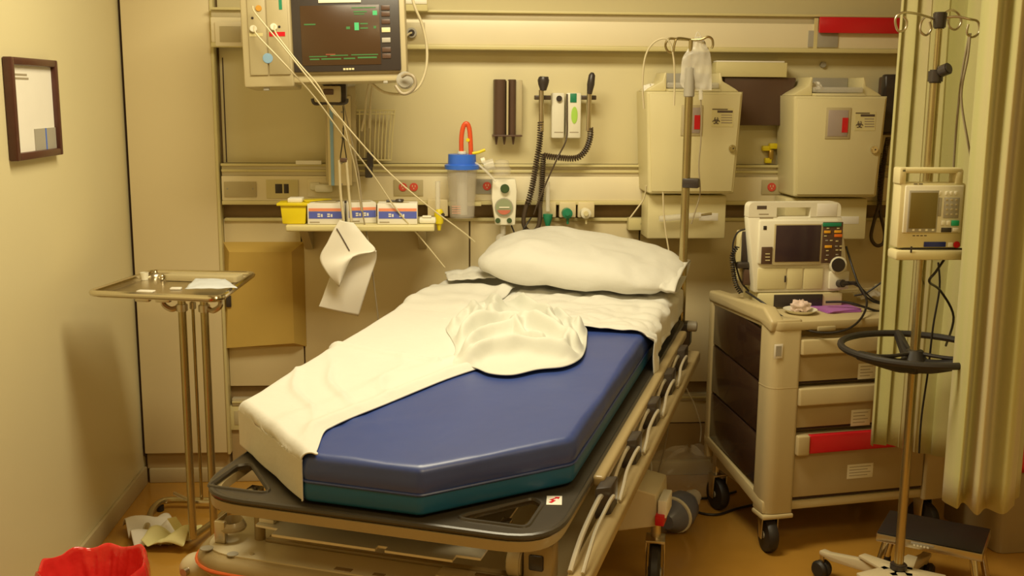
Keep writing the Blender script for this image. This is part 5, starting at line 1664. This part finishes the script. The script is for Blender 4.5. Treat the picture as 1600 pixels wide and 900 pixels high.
# paddle holder at its left
df.pbox('paddle_bay', cream, 1157, 362, 1180, 440, 0.06, 0.06, 0.006)
df.pbox('paddle', dark, 1160, 362, 1177, 412, 0.045, 0.016, 0.004)
df.pbox('paddle_grip', dark, 1153, 410, 1184, 420, 0.03, 0.03, 0.006)
df.pbox('paddle', brownp, 1162, 420, 1183, 446, 0.035, 0.02, 0.006)
MB().coil([dP(a, b, 0.03) for a, b in ((1152, 385), (1144, 400), (1146, 425), (1150, 445), (1158, 458))], 0.007, 0.0026, 22, seg=5, per=10).build('paddle_cord', hinge, df.e, smooth=60)
MB().tube([dP(a, b, 0.05) for a, b in ((1165, 358), (1152, 364), (1145, 385), (1150, 415), (1158, 440), (1170, 455))], 0.0035, smooth=5).build('paddle_cord', hinge, df.e)
def DY(a): return (df.M @ Vector((0, a, 0))).y
fy = dmid.y
cable('patient_cable', 'black patient cable looping from the cart top down over its front edge', 'cable', hinge, [(1165, 455, fy-0.02), (1195, 475, fy-0.06), (1230, 500, fy-0.16), (1262, 516, fy-0.22), (1295, 520, fy-0.24), (1325, 514, fy-0.24), (1345, 498, fy-0.2), (1354, 478, fy-0.14), (1352, 462, fy-0.09), (1340, 442, fy-0.035)], 0.0040)
cable('patient_cable', 'black cable rising behind the defibrillator right side and falling to the curtain', 'cable', hinge, [(1322, 385, fy+0.04), (1328, 405, fy+0.02), (1336, 430, fy-0.02), (1346, 455, fy-0.05), (1362, 470, fy-0.06), (1385, 476, fy-0.06)], 0.0040)
cable('patient_cable', 'black cable slanting up to the right beside the curtain', 'cable', hinge, [(1335, 462, fy-0.04), (1352, 458, fy-0.05), (1368, 448, fy-0.06), (1384, 436, fy-0.06)], 0.0035)
cable('patient_cable', 'black cable lying along the right of the cart top', 'cable', hinge, [(1290, 472, fy-0.03), (1320, 472, fy-0.05), (1345, 478, fy-0.07), (1370, 486, fy-0.07), (1388, 486, fy-0.06)], 0.0045)
cable('patient_cable', 'thin black cable crossing the loops to the right of the defibrillator', 'cable', hinge, [(1325, 440, fy-0.03), (1345, 450, fy-0.045), (1362, 466, fy-0.06), (1380, 474, fy-0.06)], 0.0030)
def cart_pt(px, py, z=None): return hz(px, py, ZCt if z is None else z)
p = cart_pt(1302, 484)
t = Thing('purple_papers', 'stack of purple papers lying on the cart in front of the defibrillator', 'papers', (p.x, p.y, ZCt), 0.0)
for k in range(3):
    c4 = [t.Z(a, b, ZCt) for a, b in ((1264, 481), (1298, 491), (1348, 487), (1322, 476))]
    mtx = Matrix.Rotation(0.10*(k-1), 4, 'Z')
    MB().prism([(q.x*0.97, q.y*0.9) for q in c4], 0.003*k, 0.003*k+0.0025, 0, mtx=mtx).build('sheet', purple, t.e)
p = cart_pt(1250, 489)
t = Thing('gauze_dish', 'oval dish holding crumpled pale gauze at the front of the cart top', 'dish', (p.x, p.y, ZCt), 0.0)
mm = MB()
mm.lathe([(0.0, 0.0), (0.040, 0.0), (0.058, 0.012), (0.060, 0.015), (0.055, 0.014), (0.038, 0.004), (0, 0.004)], seg=28)
mm.build('dish_body', cream2, t.e)
def gz(u, v):
    th_, ph2 = u*2*PI, v*PI
    r_ = 0.026*(1+0.6*noise.noise(Vector((math.cos(th_)*2.5, math.sin(th_)*2.5, ph2*2))))
    return Vector((r_*1.3*math.cos(th_)*math.sin(ph2), r_*math.sin(th_)*math.sin(ph2), 0.024+r_*0.75*math.cos(ph2)))
mm = MB()
mm.grid(gz, 28, 16)
mm.build('gauze', mat('pinkish_gauze', (0.75, 0.58, 0.50), 0.8), t.e, smooth=60)
p = cart_pt(1340, 462, ZCt+0.02)
t = Thing('clear_packet', 'crumpled clear plastic packet on the cart beside the curtain', 'packet', (p.x+0.06, p.y, ZCt), 0.0)
mm = MB()
def cpk(u, v):
    x, y = (u-0.5)*0.13, (v-0.5)*0.10
    return Vector((x, y, 0.012+0.03*abs(noise.noise(Vector((x*22, y*22, 3))))+0.012*math.sin(PI*u)))
mm.grid(cpk, 24, 18)
mm.build('film', clear2, t.e, smooth=20, solid=0.001)

# ------------------------------------------------------------------ infusion stand with ring handle
IY = 3.07
ib = hy(1404, 884, IY)
ist = Thing('infusion_stand', 'chrome infusion stand with four hooks, black ring handle and cream star base', 'stand', (ib.x, IY, 0), 0.0)
def iP(a, b, l=0): return ist.P(a, b, l)
hub_z = iP(1404, 886).z
z_r = iP(1428, 545).z
z_c = iP(1460, 120).z
z_t = iP(1465, 28).z
MB().cyl((0, 0, hub_z-0.01), (0, 0, z_c+0.01), 0.0145, seg=20).build('pole', brass, ist.e)
MB().cyl((0, 0, z_c), (0, 0, z_t), 0.0095, seg=16).build('upper_pole', brass, ist.e)
MB().cyl((0, 0, z_c-0.018), (0, 0, z_c+0.020), 0.021, seg=18, bev=0.004).build('pole_collar', dark, ist.e)
MB().cyl((0.006, -0.015, z_c+0.014), (0.02, -0.04, z_c+0.024), 0.017, seg=16, bev=0.003).build('collar_knob', dark, ist.e)
MB().cyl((0, 0, z_t-0.03), (0, 0, z_t+0.016), 0.017, 0.020, seg=16, bev=0.003).build('hook_hub', dark, ist.e)
for pts in ([(1460, 30, 0), (1435, 22, -0.02), (1410, 20, -0.03), (1399, 30, -0.03), (1403, 48, -0.03), (1414, 46, -0.03), (1417, 34, -0.03), (1412, 25, -0.03)],
            [(1462, 32, 0), (1448, 26, 0.03), (1440, 34, 0.05), (1438, 48, 0.05), (1447, 55, 0.05), (1455, 46, 0.05), (1453, 34, 0.05)],
            [(1470, 26, 0), (1484, 16, 0.02), (1496, 20, 0.03), (1502, 34, 0.03), (1494, 46, 0.03), (1484, 42, 0.03), (1481, 30, 0.03)],
            [(1470, 30, 0), (1492, 26, -0.02), (1515, 30, -0.04), (1528, 34, -0.04), (1530, 50, -0.04), (1520, 58, -0.04), (1511, 52, -0.04), (1513, 38, -0.04)]):
    ptube(ist, 'hook', steel, pts, 0.0036)
# ring handle and spokes
RR = (iP(1537, 545).x-iP(1320, 545).x)/2
MB().tube([(RR*math.cos(a), RR*math.sin(a), z_r) for a in [2*PI*i/40 for i in range(40)]], 0.0105, seg=10, smooth=1, closed=True).build('ring_handle', black, ist.e)
hubz = iP(1428, 572).z
for k in range(3):
    a = math.radians(200+120*k)
    d_ = Vector((math.cos(a), math.sin(a), 0))
    m_ = MB()
    m_.tube([Vector((0, 0, hubz+0.006))+d_*0.018, d_*0.07+Vector((0, 0, hubz+0.010)), d_*RR+Vector((0, 0, z_r))], 0.008, smooth=4, radii=lambda t: 0.027-0.013*t)
    m_.tube([Vector((0, 0, hubz+0.042))+d_*0.015, d_*0.10+Vector((0, 0, hubz+0.040)), d_*RR+Vector((0, 0, z_r))], 0.006, smooth=4)
    m_.build('spoke', black, ist.e)
MB().lathe([(0.0150, hubz-0.022), (0.024, hubz-0.012), (0.040, hubz+0.018), (0.024, hubz+0.05), (0.0150, hubz+0.052)], seg=20).build('ring_hub', black, ist.e)
# star base
MB().cyl((0, 0, hub_z-0.006), (0, 0, hub_z+0.012), 0.026, seg=20, bev=0.003).build('base_collar', dark, ist.e)
lq_ = hz(1286, 858, 0.10)
LA0 = math.atan2(lq_.y-IY, lq_.x-ib.x)
LEGR = 0.30
for k in range(5):
    a = LA0+math.radians(72*k)
    m_ = Matrix.Rotation(a, 4, 'Z')
    g = MB()
    g.prism_y([(0.02, hub_z-0.006), (0.06, hub_z-0.008), (LEGR-0.03, 0.098), (LEGR, 0.098), (LEGR, 0.082), (LEGR-0.05, 0.076), (0.06, hub_z-0.052), (0.02, hub_z-0.052)], -0.015, 0.015, 0.005, 2, m_)
    g.prism([(0.0, -0.045), (0.05, -0.032), (0.14, -0.016), (0.14, 0.016), (0.05, 0.032), (0.0, 0.045)], hub_z-0.020, hub_z-0.009, 0.003, 2, m_)
    g.build('base_leg', tanl, ist.e)
    c_ = m_ @ Vector((LEGR-0.004, 0, 0))
    f = MB()
    f.cyl(c_+Vector((0, 0, 0.055)), c_+Vector((0, 0, 0.082)), 0.008, seg=10)
    f.build('caster_stem', steel, ist.e)
    f = MB()
    t_ = m_.to_3x3() @ Vector((0, 1, 0))
    for s in (-1, 1):
        f.lathe([(0, -0.010), (0.022, -0.010), (0.030, -0.003), (0.030, 0.004), (0.024, 0.012), (0, 0.014)], c=(c_.x+t_.x*0.012*s, c_.y+t_.y*0.012*s, 0.0305), axis=t_*s, seg=18)
    f.build('caster', black, ist.e)

# infusion pump clamped on the pole
pz = iP(1452, 405).z
PY = IY-0.075
pu = wthing('infusion_pump', 'beige infusion pump with olive display clamped to the chrome stand', 'pump', 1455, 405, PY)
pu.pbox('pump_body', cream, 1404, 286, 1507, 388, 0.0, 0.056, 0.008)
pu.pbox('pump_side', cream, 1406, 262, 1417, 288, 0.0, 0.05, 0.005)
pu.pbox('pump_side', cream, 1494, 265, 1506, 288, 0.0, 0.05, 0.005)
pu.pbox('carry_handle', cream, 1408, 262.5, 1505, 271, 0.0, 0.045, 0.005)
fa = pu.pbox('front_fascia', cream2, 1413, 290, 1504, 364, -0.006, 0.007, 0.003)
pu.pbox('display_frame', grey, 1419, 297.5, 1466, 363, -0.009, 0.004, 0.002, fa)
o = pu.pbox('display', lcd, 1422, 301, 1464, 357, -0.011, 0.003, 0.0005, fa)
for k in range(4): pu.pbox('display_mark', cream2, 1425.5+k*10.2, 357.8, 1429+k*10.2, 361, -0.0106, 0.002, 0, fa)
for k, a in enumerate((1467, 1478, 1485, 1492)): pu.pbox('small_key', cream2, a, 299, a+4.5, 305, -0.009, 0.003, 0.0008, fa)
pu.pbox('keypad', grey, 1475.5, 309, 1499, 341, -0.009, 0.003, 0.001, fa)
for i in range(3):
    for j in range(4): pu.pbox('key_mark', beige, 1478+i*7.6, 311+j*7.6, 1481.5+i*7.6, 313.5+j*7.6, -0.0100, 0.0015, 0.0003, fa)
pu.pbox('arrow_pad', grey, 1466.5, 309, 1471.5, 338, -0.009, 0.003, 0.001, fa)
pu.pbox('key', cream2, 1471, 345, 1477, 352, -0.010, 0.004, 0.001, fa)
pu.pbox('key', cream2, 1479, 345, 1485, 352, -0.010, 0.004, 0.001, fa)
pu.pbox('green_key', mat('green_key_plastic', (0.02, 0.42, 0.20), 0.4), 1487, 344.5, 1499, 353, -0.010, 0.004, 0.001, fa)
pu.pbox('key', dark, 1471, 356, 1487, 363, -0.009, 0.003, 0.001, fa)
pu.pbox('key', cream2, 1489, 356, 1498, 362, -0.010, 0.004, 0.001, fa)
for k in range(4): pu.pbox('print_mark', ink, 1426+k*6, 367.5, 1430+k*6, 369, -0.0004, 0.001, 0)
for k in range(2): pu.pbox('print_mark', ink, 1428+k*8, 286.8, 1434+k*8, 288.2, -0.0004, 0.001, 0)
pu.pbox('blue_display', mat('navy_display', (0.02, 0.03, 0.20), 0.3), 1444, 378, 1478, 386, -0.003, 0.004, 0.001)
pu.pbox('key', cream2, 1482, 379, 1489, 386, -0.004, 0.005, 0.001)
disc(pu, 'red_key', redm, 1495.5, 382.5, -0.005, 5, 0.006)
pu.pbox('door_gap', dark, 1410, 388, 1504, 392, 0.004, 0.046, 0.0005)
pu.pbox('pump_door', cream, 1400, 391.5, 1509, 407, -0.012, 0.066, 0.008)
pu.pbox('door_latch', dark, 1423, 385, 1425.5, 395, -0.014, 0.004, 0.001)
pu.pbox('pole_clamp', dark, 1448, 330, 1475, 352, 0.0565, 0.004, 0.001)
cable('pump_cord', 'black cord tucked under the infusion pump falling behind the ring handle', 'cord', hinge, [(1475, 406, IY-0.03), (1462, 425, IY-0.05), (1452, 440, IY-0.05), (1470, 455, IY+0.03), (1490, 495, IY+0.06), (1478, 540, IY+0.24)], 0.0038)
cable('pump_cord', 'black cord falling straight from the pump to the curtain hem', 'cord', hinge, [(1466, 410, IY+0.06), (1468, 450, IY+0.06), (1458, 510, IY+0.06), (1450, 580, IY+0.06), (1440, 650, IY+0.06), (1436, 708, IY+0.06)], 0.0032)
cable('pump_cord', 'grey cord hanging from the right hook of the chrome stand', 'cord', tube_g, [(1516, 52, IY-0.04), (1512, 90, IY-0.04), (1502, 150, IY-0.03), (1512, 220, IY-0.03), (1522, 270, IY-0.0)], 0.0036)
cable('pump_cord', 'grey cord from the right hook falling behind the infusion pump', 'cord', tube_g, [(1514, 58, IY-0.02), (1504, 110, IY-0.01), (1497, 170, IY+0.0), (1492, 230, IY+0.03), (1488, 300, IY+0.04)], 0.0036)

# ------------------------------------------------------------------ curtain
cu = Thing('privacy_curtain', 'pale green striped privacy curtain gathered in deep folds at the right', 'curtain', (1.75, 3.15, 0.40), 0.0)
cm = bpy.data.materials.new('curtain_cloth')
cm.use_nodes = True
nt = cm.node_tree
b_ = nt.nodes['Principled BSDF']
b_.inputs['Roughness'].default_value = 0.8
b_.inputs['Sheen Weight'].default_value = 0.2
uvn = nt.nodes.new('ShaderNodeTexCoord')
mp_ = nt.nodes.new('ShaderNodeMapping')
mp_.inputs['Scale'].default_value = (9.0, 0.35, 1)
nz = nt.nodes.new('ShaderNodeTexNoise')
nz.inputs['Scale'].default_value = 1.0
nz.inputs['Detail'].default_value = 3
nt.links.new(uvn.outputs['UV'], mp_.inputs['Vector'])
nt.links.new(mp_.outputs['Vector'], nz.inputs['Vector'])
cr = nt.nodes.new('ShaderNodeValToRGB')
cr.color_ramp.elements[0].position = 0.38
cr.color_ramp.elements[0].color = (0.50, 0.48, 0.19, 1)
cr.color_ramp.elements[1].position = 0.62
cr.color_ramp.elements[1].color = (0.52, 0.44, 0.25, 1)
e = cr.color_ramp.elements.new(0.5)
e.color = (0.54, 0.49, 0.23, 1)
nt.links.new(nz.outputs['Fac'], cr.inputs['Fac'])
nt.links.new(cr.outputs['Color'], b_.inputs['Base Color'])
wv = nt.nodes.new('ShaderNodeTexNoise')
wv.inputs['Scale'].default_value = 260
bp_ = nt.nodes.new('ShaderNodeBump')
bp_.inputs['Strength'].default_value = 0.15
bp_.inputs['Distance'].default_value = 0.003
nt.links.new(uvn.outputs['UV'], wv.inputs['Vector'])
nt.links.new(wv.outputs['Fac'], bp_.inputs['Height'])
nt.links.new(bp_.outputs['Normal'], b_.inputs['Normal'])
def curtain_part(name, path, z0f, z1, nrow=24):
    P = catmull([Vector((a, b, 0)) for a, b in path], 10)
    L = [0]
    for i in range(1, len(P)): L.append(L[-1]+(P[i]-P[i-1]).length)
    me = bpy.data.meshes.new(name)
    V, Fc, UV = [], [], []
    nn = len(P)
    for j in range(nrow+1):
        t = j/nrow
        for i in range(nn):
            z0 = z0f(L[i]/L[-1])
            z = z0+(z1-z0)*t
            sway = 0.010*noise.noise(Vector((L[i]*3, z*1.1, 1)))*(1-t)*1.6
            amp = 1.0
            V.append((P[i].x+sway-1.75, P[i].y+0.010*noise.noise(Vector((L[i]*4, z*1.3, 9)))-3.15, z-0.40))
            UV.append((L[i], z))
    for j in range(nrow):
        for i in range(nn-1):
            a = j*nn+i
            Fc.append((a, a+1, a+nn+1, a+nn))
    me.from_pydata(V, [], Fc)
    ul = me.uv_layers.new(name='UVMap')
    for lp in me.loops: ul.data[lp.index].uv = UV[lp.vertex_index]
    me.materials.append(cm)
    for p in me.polygons: p.use_smooth = True
    o = bpy.data.objects.new(name, me)
    COL.objects.link(o)
    o.parent = cu.e
    s_ = o.modifiers.new('solid', 'SOLIDIFY')
    s_.thickness = 0.003
    return o
# rear part: folds running from the cart side towards the camera
def fold_path(px_list, z, amp, first=0):
    out = []
    for i, (a, b) in enumerate(px_list):
        q = hz(a, b, z)
        out.append((q.x, q.y+(amp if (i+first) % 2 else -0.0)))
    return out
rear = fold_path([(1364, 697), (1376, 706), (1384, 700), (1397, 709), (1404, 702), (1420, 714), (1430, 706), (1446, 718), (1456, 708), (1478, 722)], 0.42, 0.075)
mid = [(1.715, 3.25), (1.735, 3.12), (1.725, 2.98), (1.67, 2.89), (1.58, 2.84)]
front = fold_path([(1478, 770), (1490, 792), (1508, 788), (1526, 799), (1546, 790), (1566, 799), (1590, 795)], 0.455, 0.020, 1)
curtain_part('curtain_cloth', rear+mid+front, lambda s: 0.42+0.010*math.sin(s*26)+0.030*s, ZC-0.06)
# side hem further right, folding back
h2 = front[-1]
MB().tube([(rear[0][0]-1.75, rear[0][1]-3.15+0.15, ZC-0.06-0.40+0.02), (front[0][0]-1.75, front[0][1]-3.15-0.6, ZC-0.06-0.40+0.02)], 0.008, smooth=1).build('curtain_track', steel, cu.e)

# ------------------------------------------------------------------ step stool
ZS = 0.20
sc4 = [hz(a, b, ZS) for a, b in ((1359, 830), (1399, 797), (1556, 828), (1529, 862))]
ux_ = ((sc4[3]-sc4[0])+(sc4[2]-sc4[1])).normalized()
sa = math.atan2(ux_.y, ux_.x)
so = (sc4[0]+sc4[1]+sc4[2]+sc4[3])/4
stl = Thing('step_stool', 'low step stool with black rubber top and chrome legs under the curtain', 'stool', (so.x, so.y, 0), sa)
q4 = [stl.L(p) for p in sc4]
hx_ = (abs(q4[0].x)+abs(q4[1].x)+abs(q4[2].x)+abs(q4[3].x))/4
hy_ = (abs(q4[0].y)+abs(q4[1].y)+abs(q4[2].y)+abs(q4[3].y))/4
MB().box(-hx_, hx_, -hy_, hy_, ZS-0.032, ZS-0.004, 0.004).build('frame_band', steel, stl.e)
MB().box(-hx_+0.003, hx_-0.003, -hy_+0.003, hy_-0.003, ZS-0.0035, ZS, 0.0015).build('rubber_top', black, stl.e)
x0, x1, z0, z1 = stl.rect(1423, 843, 1460, 853, -hy_-0.001)
nl = MB().box(x0, x1, -hy_-0.002, -hy_-0.0002, max(z0, ZS-0.028), min(z1+0.01, ZS-0.008), 0.0004).build('maker_plate', grey, stl.e)
for k in range(5): MB().box(x0+0.008+k*(x1-x0-0.02)/5, x0+0.008+(k+0.7)*(x1-x0-0.02)/5, -hy_-0.0027, -hy_-0.0019, ZS-0.021, ZS-0.015).build('print_mark', cream2, nl)
for sx in (-1, 1):
    for sy in (-1, 1):
        a = Vector((sx*(hx_-0.03), sy*(hy_-0.025), ZS-0.033))
        b2 = Vector((sx*(hx_-0.0), sy*(hy_+0.005), 0.018))
        lg = MB().cyl(a, b2, 0.0115, seg=14).build('leg', chrome, stl.e)
        MB().cyl((b2.x, b2.y, 0), (b2.x, b2.y, 0.03), 0.016, seg=14, bev=0.002).build('rubber_foot', black, lg)

# ------------------------------------------------------------------ bin with red bag behind the curtain
rb = hz(1560, 880, 0.0)
bn = Thing('tan_bin', 'tan waste bin with red liner standing behind the curtain', 'bin', (2.14, 3.66, 0), math.radians(6))
bb = MB()
bb.prism(rounded([(-0.20, -0.17), (0.24, -0.17), (0.24, 0.20), (-0.20, 0.20)], 0.04, 5), 0.0, 0.42, 0.006)
bb.build('bin_body', tanp, bn.e)
def linf(u, v):
    R_ = rounded([(-0.212, -0.182), (0.252, -0.182), (0.252, 0.212), (-0.212, 0.212)], 0.05, 5)
    n__ = len(R_)
    t = (u % 1)*n__
    i = int(t) % n__
    a, b = Vector(R_[i]), Vector(R_[(i+1) % n__])
    p = a.lerp(b, t-int(t))
    w_ = 1+0.02*noise.noise(Vector((u*30, v*3, 0)))
    return Vector((p.x*w_, p.y*w_, 0.30+0.15*v+0.01*math.sin(u*40)*(1-v)))
lb2 = MB()
lb2.grid(linf, 90, 6)
lb2.build('red_liner', redbag, bn.e, smooth=60, solid=0.002)

# ------------------------------------------------------------------ red bag bin at the left front
rz = 0.36
rc_ = hz(140, 885, rz)
rl, rr2 = hz(62, 895, rz), hz(238, 885, rz)
RB = (rr2-rl).length/2
rbn = Thing('red_bag_bin', 'round waste bin lined with a shiny red bag at the left front', 'bin', ((rl.x+rr2.x)/2, rc_.y-RB*0.35, 0), 0.0)
MB().lathe([(0, 0), (RB*0.74, 0), (RB*0.90, rz-0.045), (RB*0.87, rz-0.045), (RB*0.72, 0.006), (0, 0.006)], seg=32).build('bin_body', grey, rbn.e)
def bagf(u, v):
    th_ = u*2*PI
    wr1 = noise.noise(Vector((math.cos(th_)*2.4, math.sin(th_)*2.4, v*2.0)))
    wr2 = noise.noise(Vector((math.cos(th_)*8, math.sin(th_)*8, v*5+4)))
    ruf = 0.012*wr1+0.007*wr2
    if v < 0.45:      # outside skirt
        t = v/0.45
        r = RB*(0.965+0.03*t)+ruf*(1.2-t)
        z = rz-0.20+0.19*t
    elif v < 0.6:     # rim
        t = (v-0.45)/0.15
        r = RB*(0.99-0.13*t)+ruf*0.5
        z = rz-0.008+0.030*math.sin(PI*t)+0.016*wr1+0.014*max(0, math.sin(th_*2.0+0.6))
    else:             # inside
        t = (v-0.6)/0.4
        r = RB*(0.84-0.50*t)+ruf
        z = rz-0.012-0.24*t+0.014*wr1
    return Vector((r*math.cos(th_), r*math.sin(th_), z))
bgm = MB()
bgm.grid(bagf, 150, 50)
bgm.build('red_liner', redbag, rbn.e, smooth=50, solid=0.0015)

# ------------------------------------------------------------------ litter on the floor
def crumple_sheet(name, label, px, py, w_, d_, ang, m, amp=0.03, seed=0.0, zz=0.002, fold=0.0):
    p = hz(px, py, 0)
    t = Thing(name, label, 'paper', (p.x, p.y, zz), ang)
    def f(u, v):
        x, y = (u-0.5)*w_, (v-0.5)*d_
        h = amp*abs(noise.noise(Vector((x*9+seed, y*9, seed))))*2.2+fold*abs(u-0.5)
        return Vector((x+0.02*noise.noise(Vector((y*8, seed, 1))), y+0.02*noise.noise(Vector((x*8, 3, seed))), h+0.001))
    mm = MB()
    mm.grid(f, 28, 22)
    mm.build('crumpled_sheet', m, t.e, smooth=25, solid=0.002)
    return t
yel = mat('pale_yellow_paper', (0.78, 0.72, 0.34), 0.7)
crumple_sheet('crumpled_paper', 'crumpled white paper on the floor beside the red bag bin', 240, 838, 0.17, 0.22, 0.5, paper, 0.05, 2.0, 0.004)
crumple_sheet('crumpled_paper', 'pale yellow folded paper on the floor next to the stretcher corner', 268, 852, 0.16, 0.15, -0.3, yel, 0.04, 5.0, 0.001, 0.06)
p = hz(268, 832, 0.06)
t = Thing('paper_strip', 'narrow pale yellow strip standing up out of the floor paper', 'paper', (p.x+0.01, p.y+0.03, 0.012), 0.2)
MB().prism_y([(-0.03, 0.09), (0.0, 0.095), (0.05, 0.0), (0.015, 0.0)], 0.0, 0.003, 0).build('strip', yel, t.e)

# resuscitator bag in clear film on the floor beneath the bed head
rp = hz(1060, 800, 0.07)
rs = Thing('resuscitator_bag', 'blue grey resuscitator bag with pale end cap lying beside the base shell', 'resuscitator', (rp.x, rp.y, 0.0), math.radians(20))
MB().lathe([(0, -0.10), (0.03, -0.098), (0.062, -0.06), (0.070, 0.0), (0.060, 0.05), (0.032, 0.085), (0.03, 0.10), (0, 0.10)], c=(0, 0, 0.075), axis=(0.85, 0.5, 0.12), seg=24).build('bulb', mat('blue_grey_rubber', (0.16, 0.17, 0.23), 0.35), rs.e)
ax_ = Vector((0.85, 0.5, 0.12)).normalized()
MB().lathe([(0, 0), (0.034, 0), (0.036, 0.02), (0.026, 0.03), (0.026, 0.05), (0, 0.052)], c=ax_*0.09+Vector((0, 0, 0.075)), axis=ax_, seg=18).build('end_cap', clear2, rs.e)
MB().lathe([(0.071, -0.006), (0.0725, 0.0), (0.071, 0.006), (0.069, 0.0)], c=Vector((0, 0, 0.075))-ax_*0.035, axis=ax_, seg=24).build('band', cream2, rs.e)
fb_ = hz(1078, 745, 0.10)
fbg = Thing('clear_film_bag', 'crumpled clear film bag on the floor between stretcher and cart', 'bag', (fb_.x, fb_.y+0.05, 0.0), 0.0)
def fbf(u, v):
    th_, ph2 = u*2*PI, 0.1+v*(PI-0.2)
    r_ = 0.13*(1+0.35*noise.noise(Vector((math.cos(th_)*2, math.sin(th_)*2, ph2*1.6))))
    return Vector((r_*1.1*math.cos(th_)*math.sin(ph2), r_*0.6*math.sin(th_)*math.sin(ph2), max(0.002, 0.10+r_*0.8*math.cos(ph2))))
mm = MB()
mm.grid(fbf, 40, 24)
mm.build('film', bagfilm, fbg.e, smooth=12)
# floor cords and lines under the bed pole
def fcable(name, label, m, pts, r, cat='cord'):
    o = MB().tube([Vector(p) for p in pts], r, smooth=6).build(name, m, smooth=60)
    return tag(o, label, cat)
c1 = [hz(a, b, 0.006) for a, b in ((1150, 768), (1120, 776), (1090, 780), (1078, 788), (1090, 800), (1120, 804), (1150, 795), (1180, 788))]
fcable('power_cable', 'black cord looped on the floor by the rear cart caster', hinge, [tuple(p) for p in c1], 0.005)
cable('bed_line', 'thin brown line slanting down from the pole socket to the floor', 'tubing', tube_g, [(1064, 560, 3.93), (1056, 610, 3.93), (1046, 660, 3.95), (1036, 710, 3.97), (1024, 752, 3.98)], 0.003)
cable('bed_line', 'clear line hanging right of the bed pole toward the cart', 'tubing', clear2, [(1064, 560, 4.0), (1070, 600, 4.0), (1084, 630, 4.05), (1095, 665, 4.1), (1094, 690, 4.1)], 0.003)
cable('bed_line', 'clear line arching beneath the stretcher head rail', 'tubing', clear2, [(1000, 700, 3.9), (1014, 712, 3.9), (1018, 735, 3.85), (1010, 752, 3.8)], 0.003)

# ------------------------------------------------------------------ repeats share a group
GROUPS = {'glove_box': 'glove boxes on the wall shelf', 'sharps_cabinet': 'sharps cabinets on the headwall', 'red_outlet': 'red power outlets on the raceway',
          'gas_outlet': 'gas outlets on the lower rail', 'patient_cable': 'black cables of the defibrillator', 'monitor_lead': 'white leads of the patient monitor',
          'loop_cable': 'cables looped beside the patient monitor', 'white_strap': 'white straps over the wire basket', 'infusion_line': 'lines around the bed pole',
          'pump_cord': 'cords around the infusion stand', 'white_swab': 'swabs on the steel tray', 'crumpled_paper': 'papers on the floor by the red bag', 'bed_line': 'lines below the bed pole'}
for o in list(bpy.data.objects):
    k = o.name.split('.')[0]
    if o.parent is None and k in GROUPS: o['group'] = GROUPS[k]
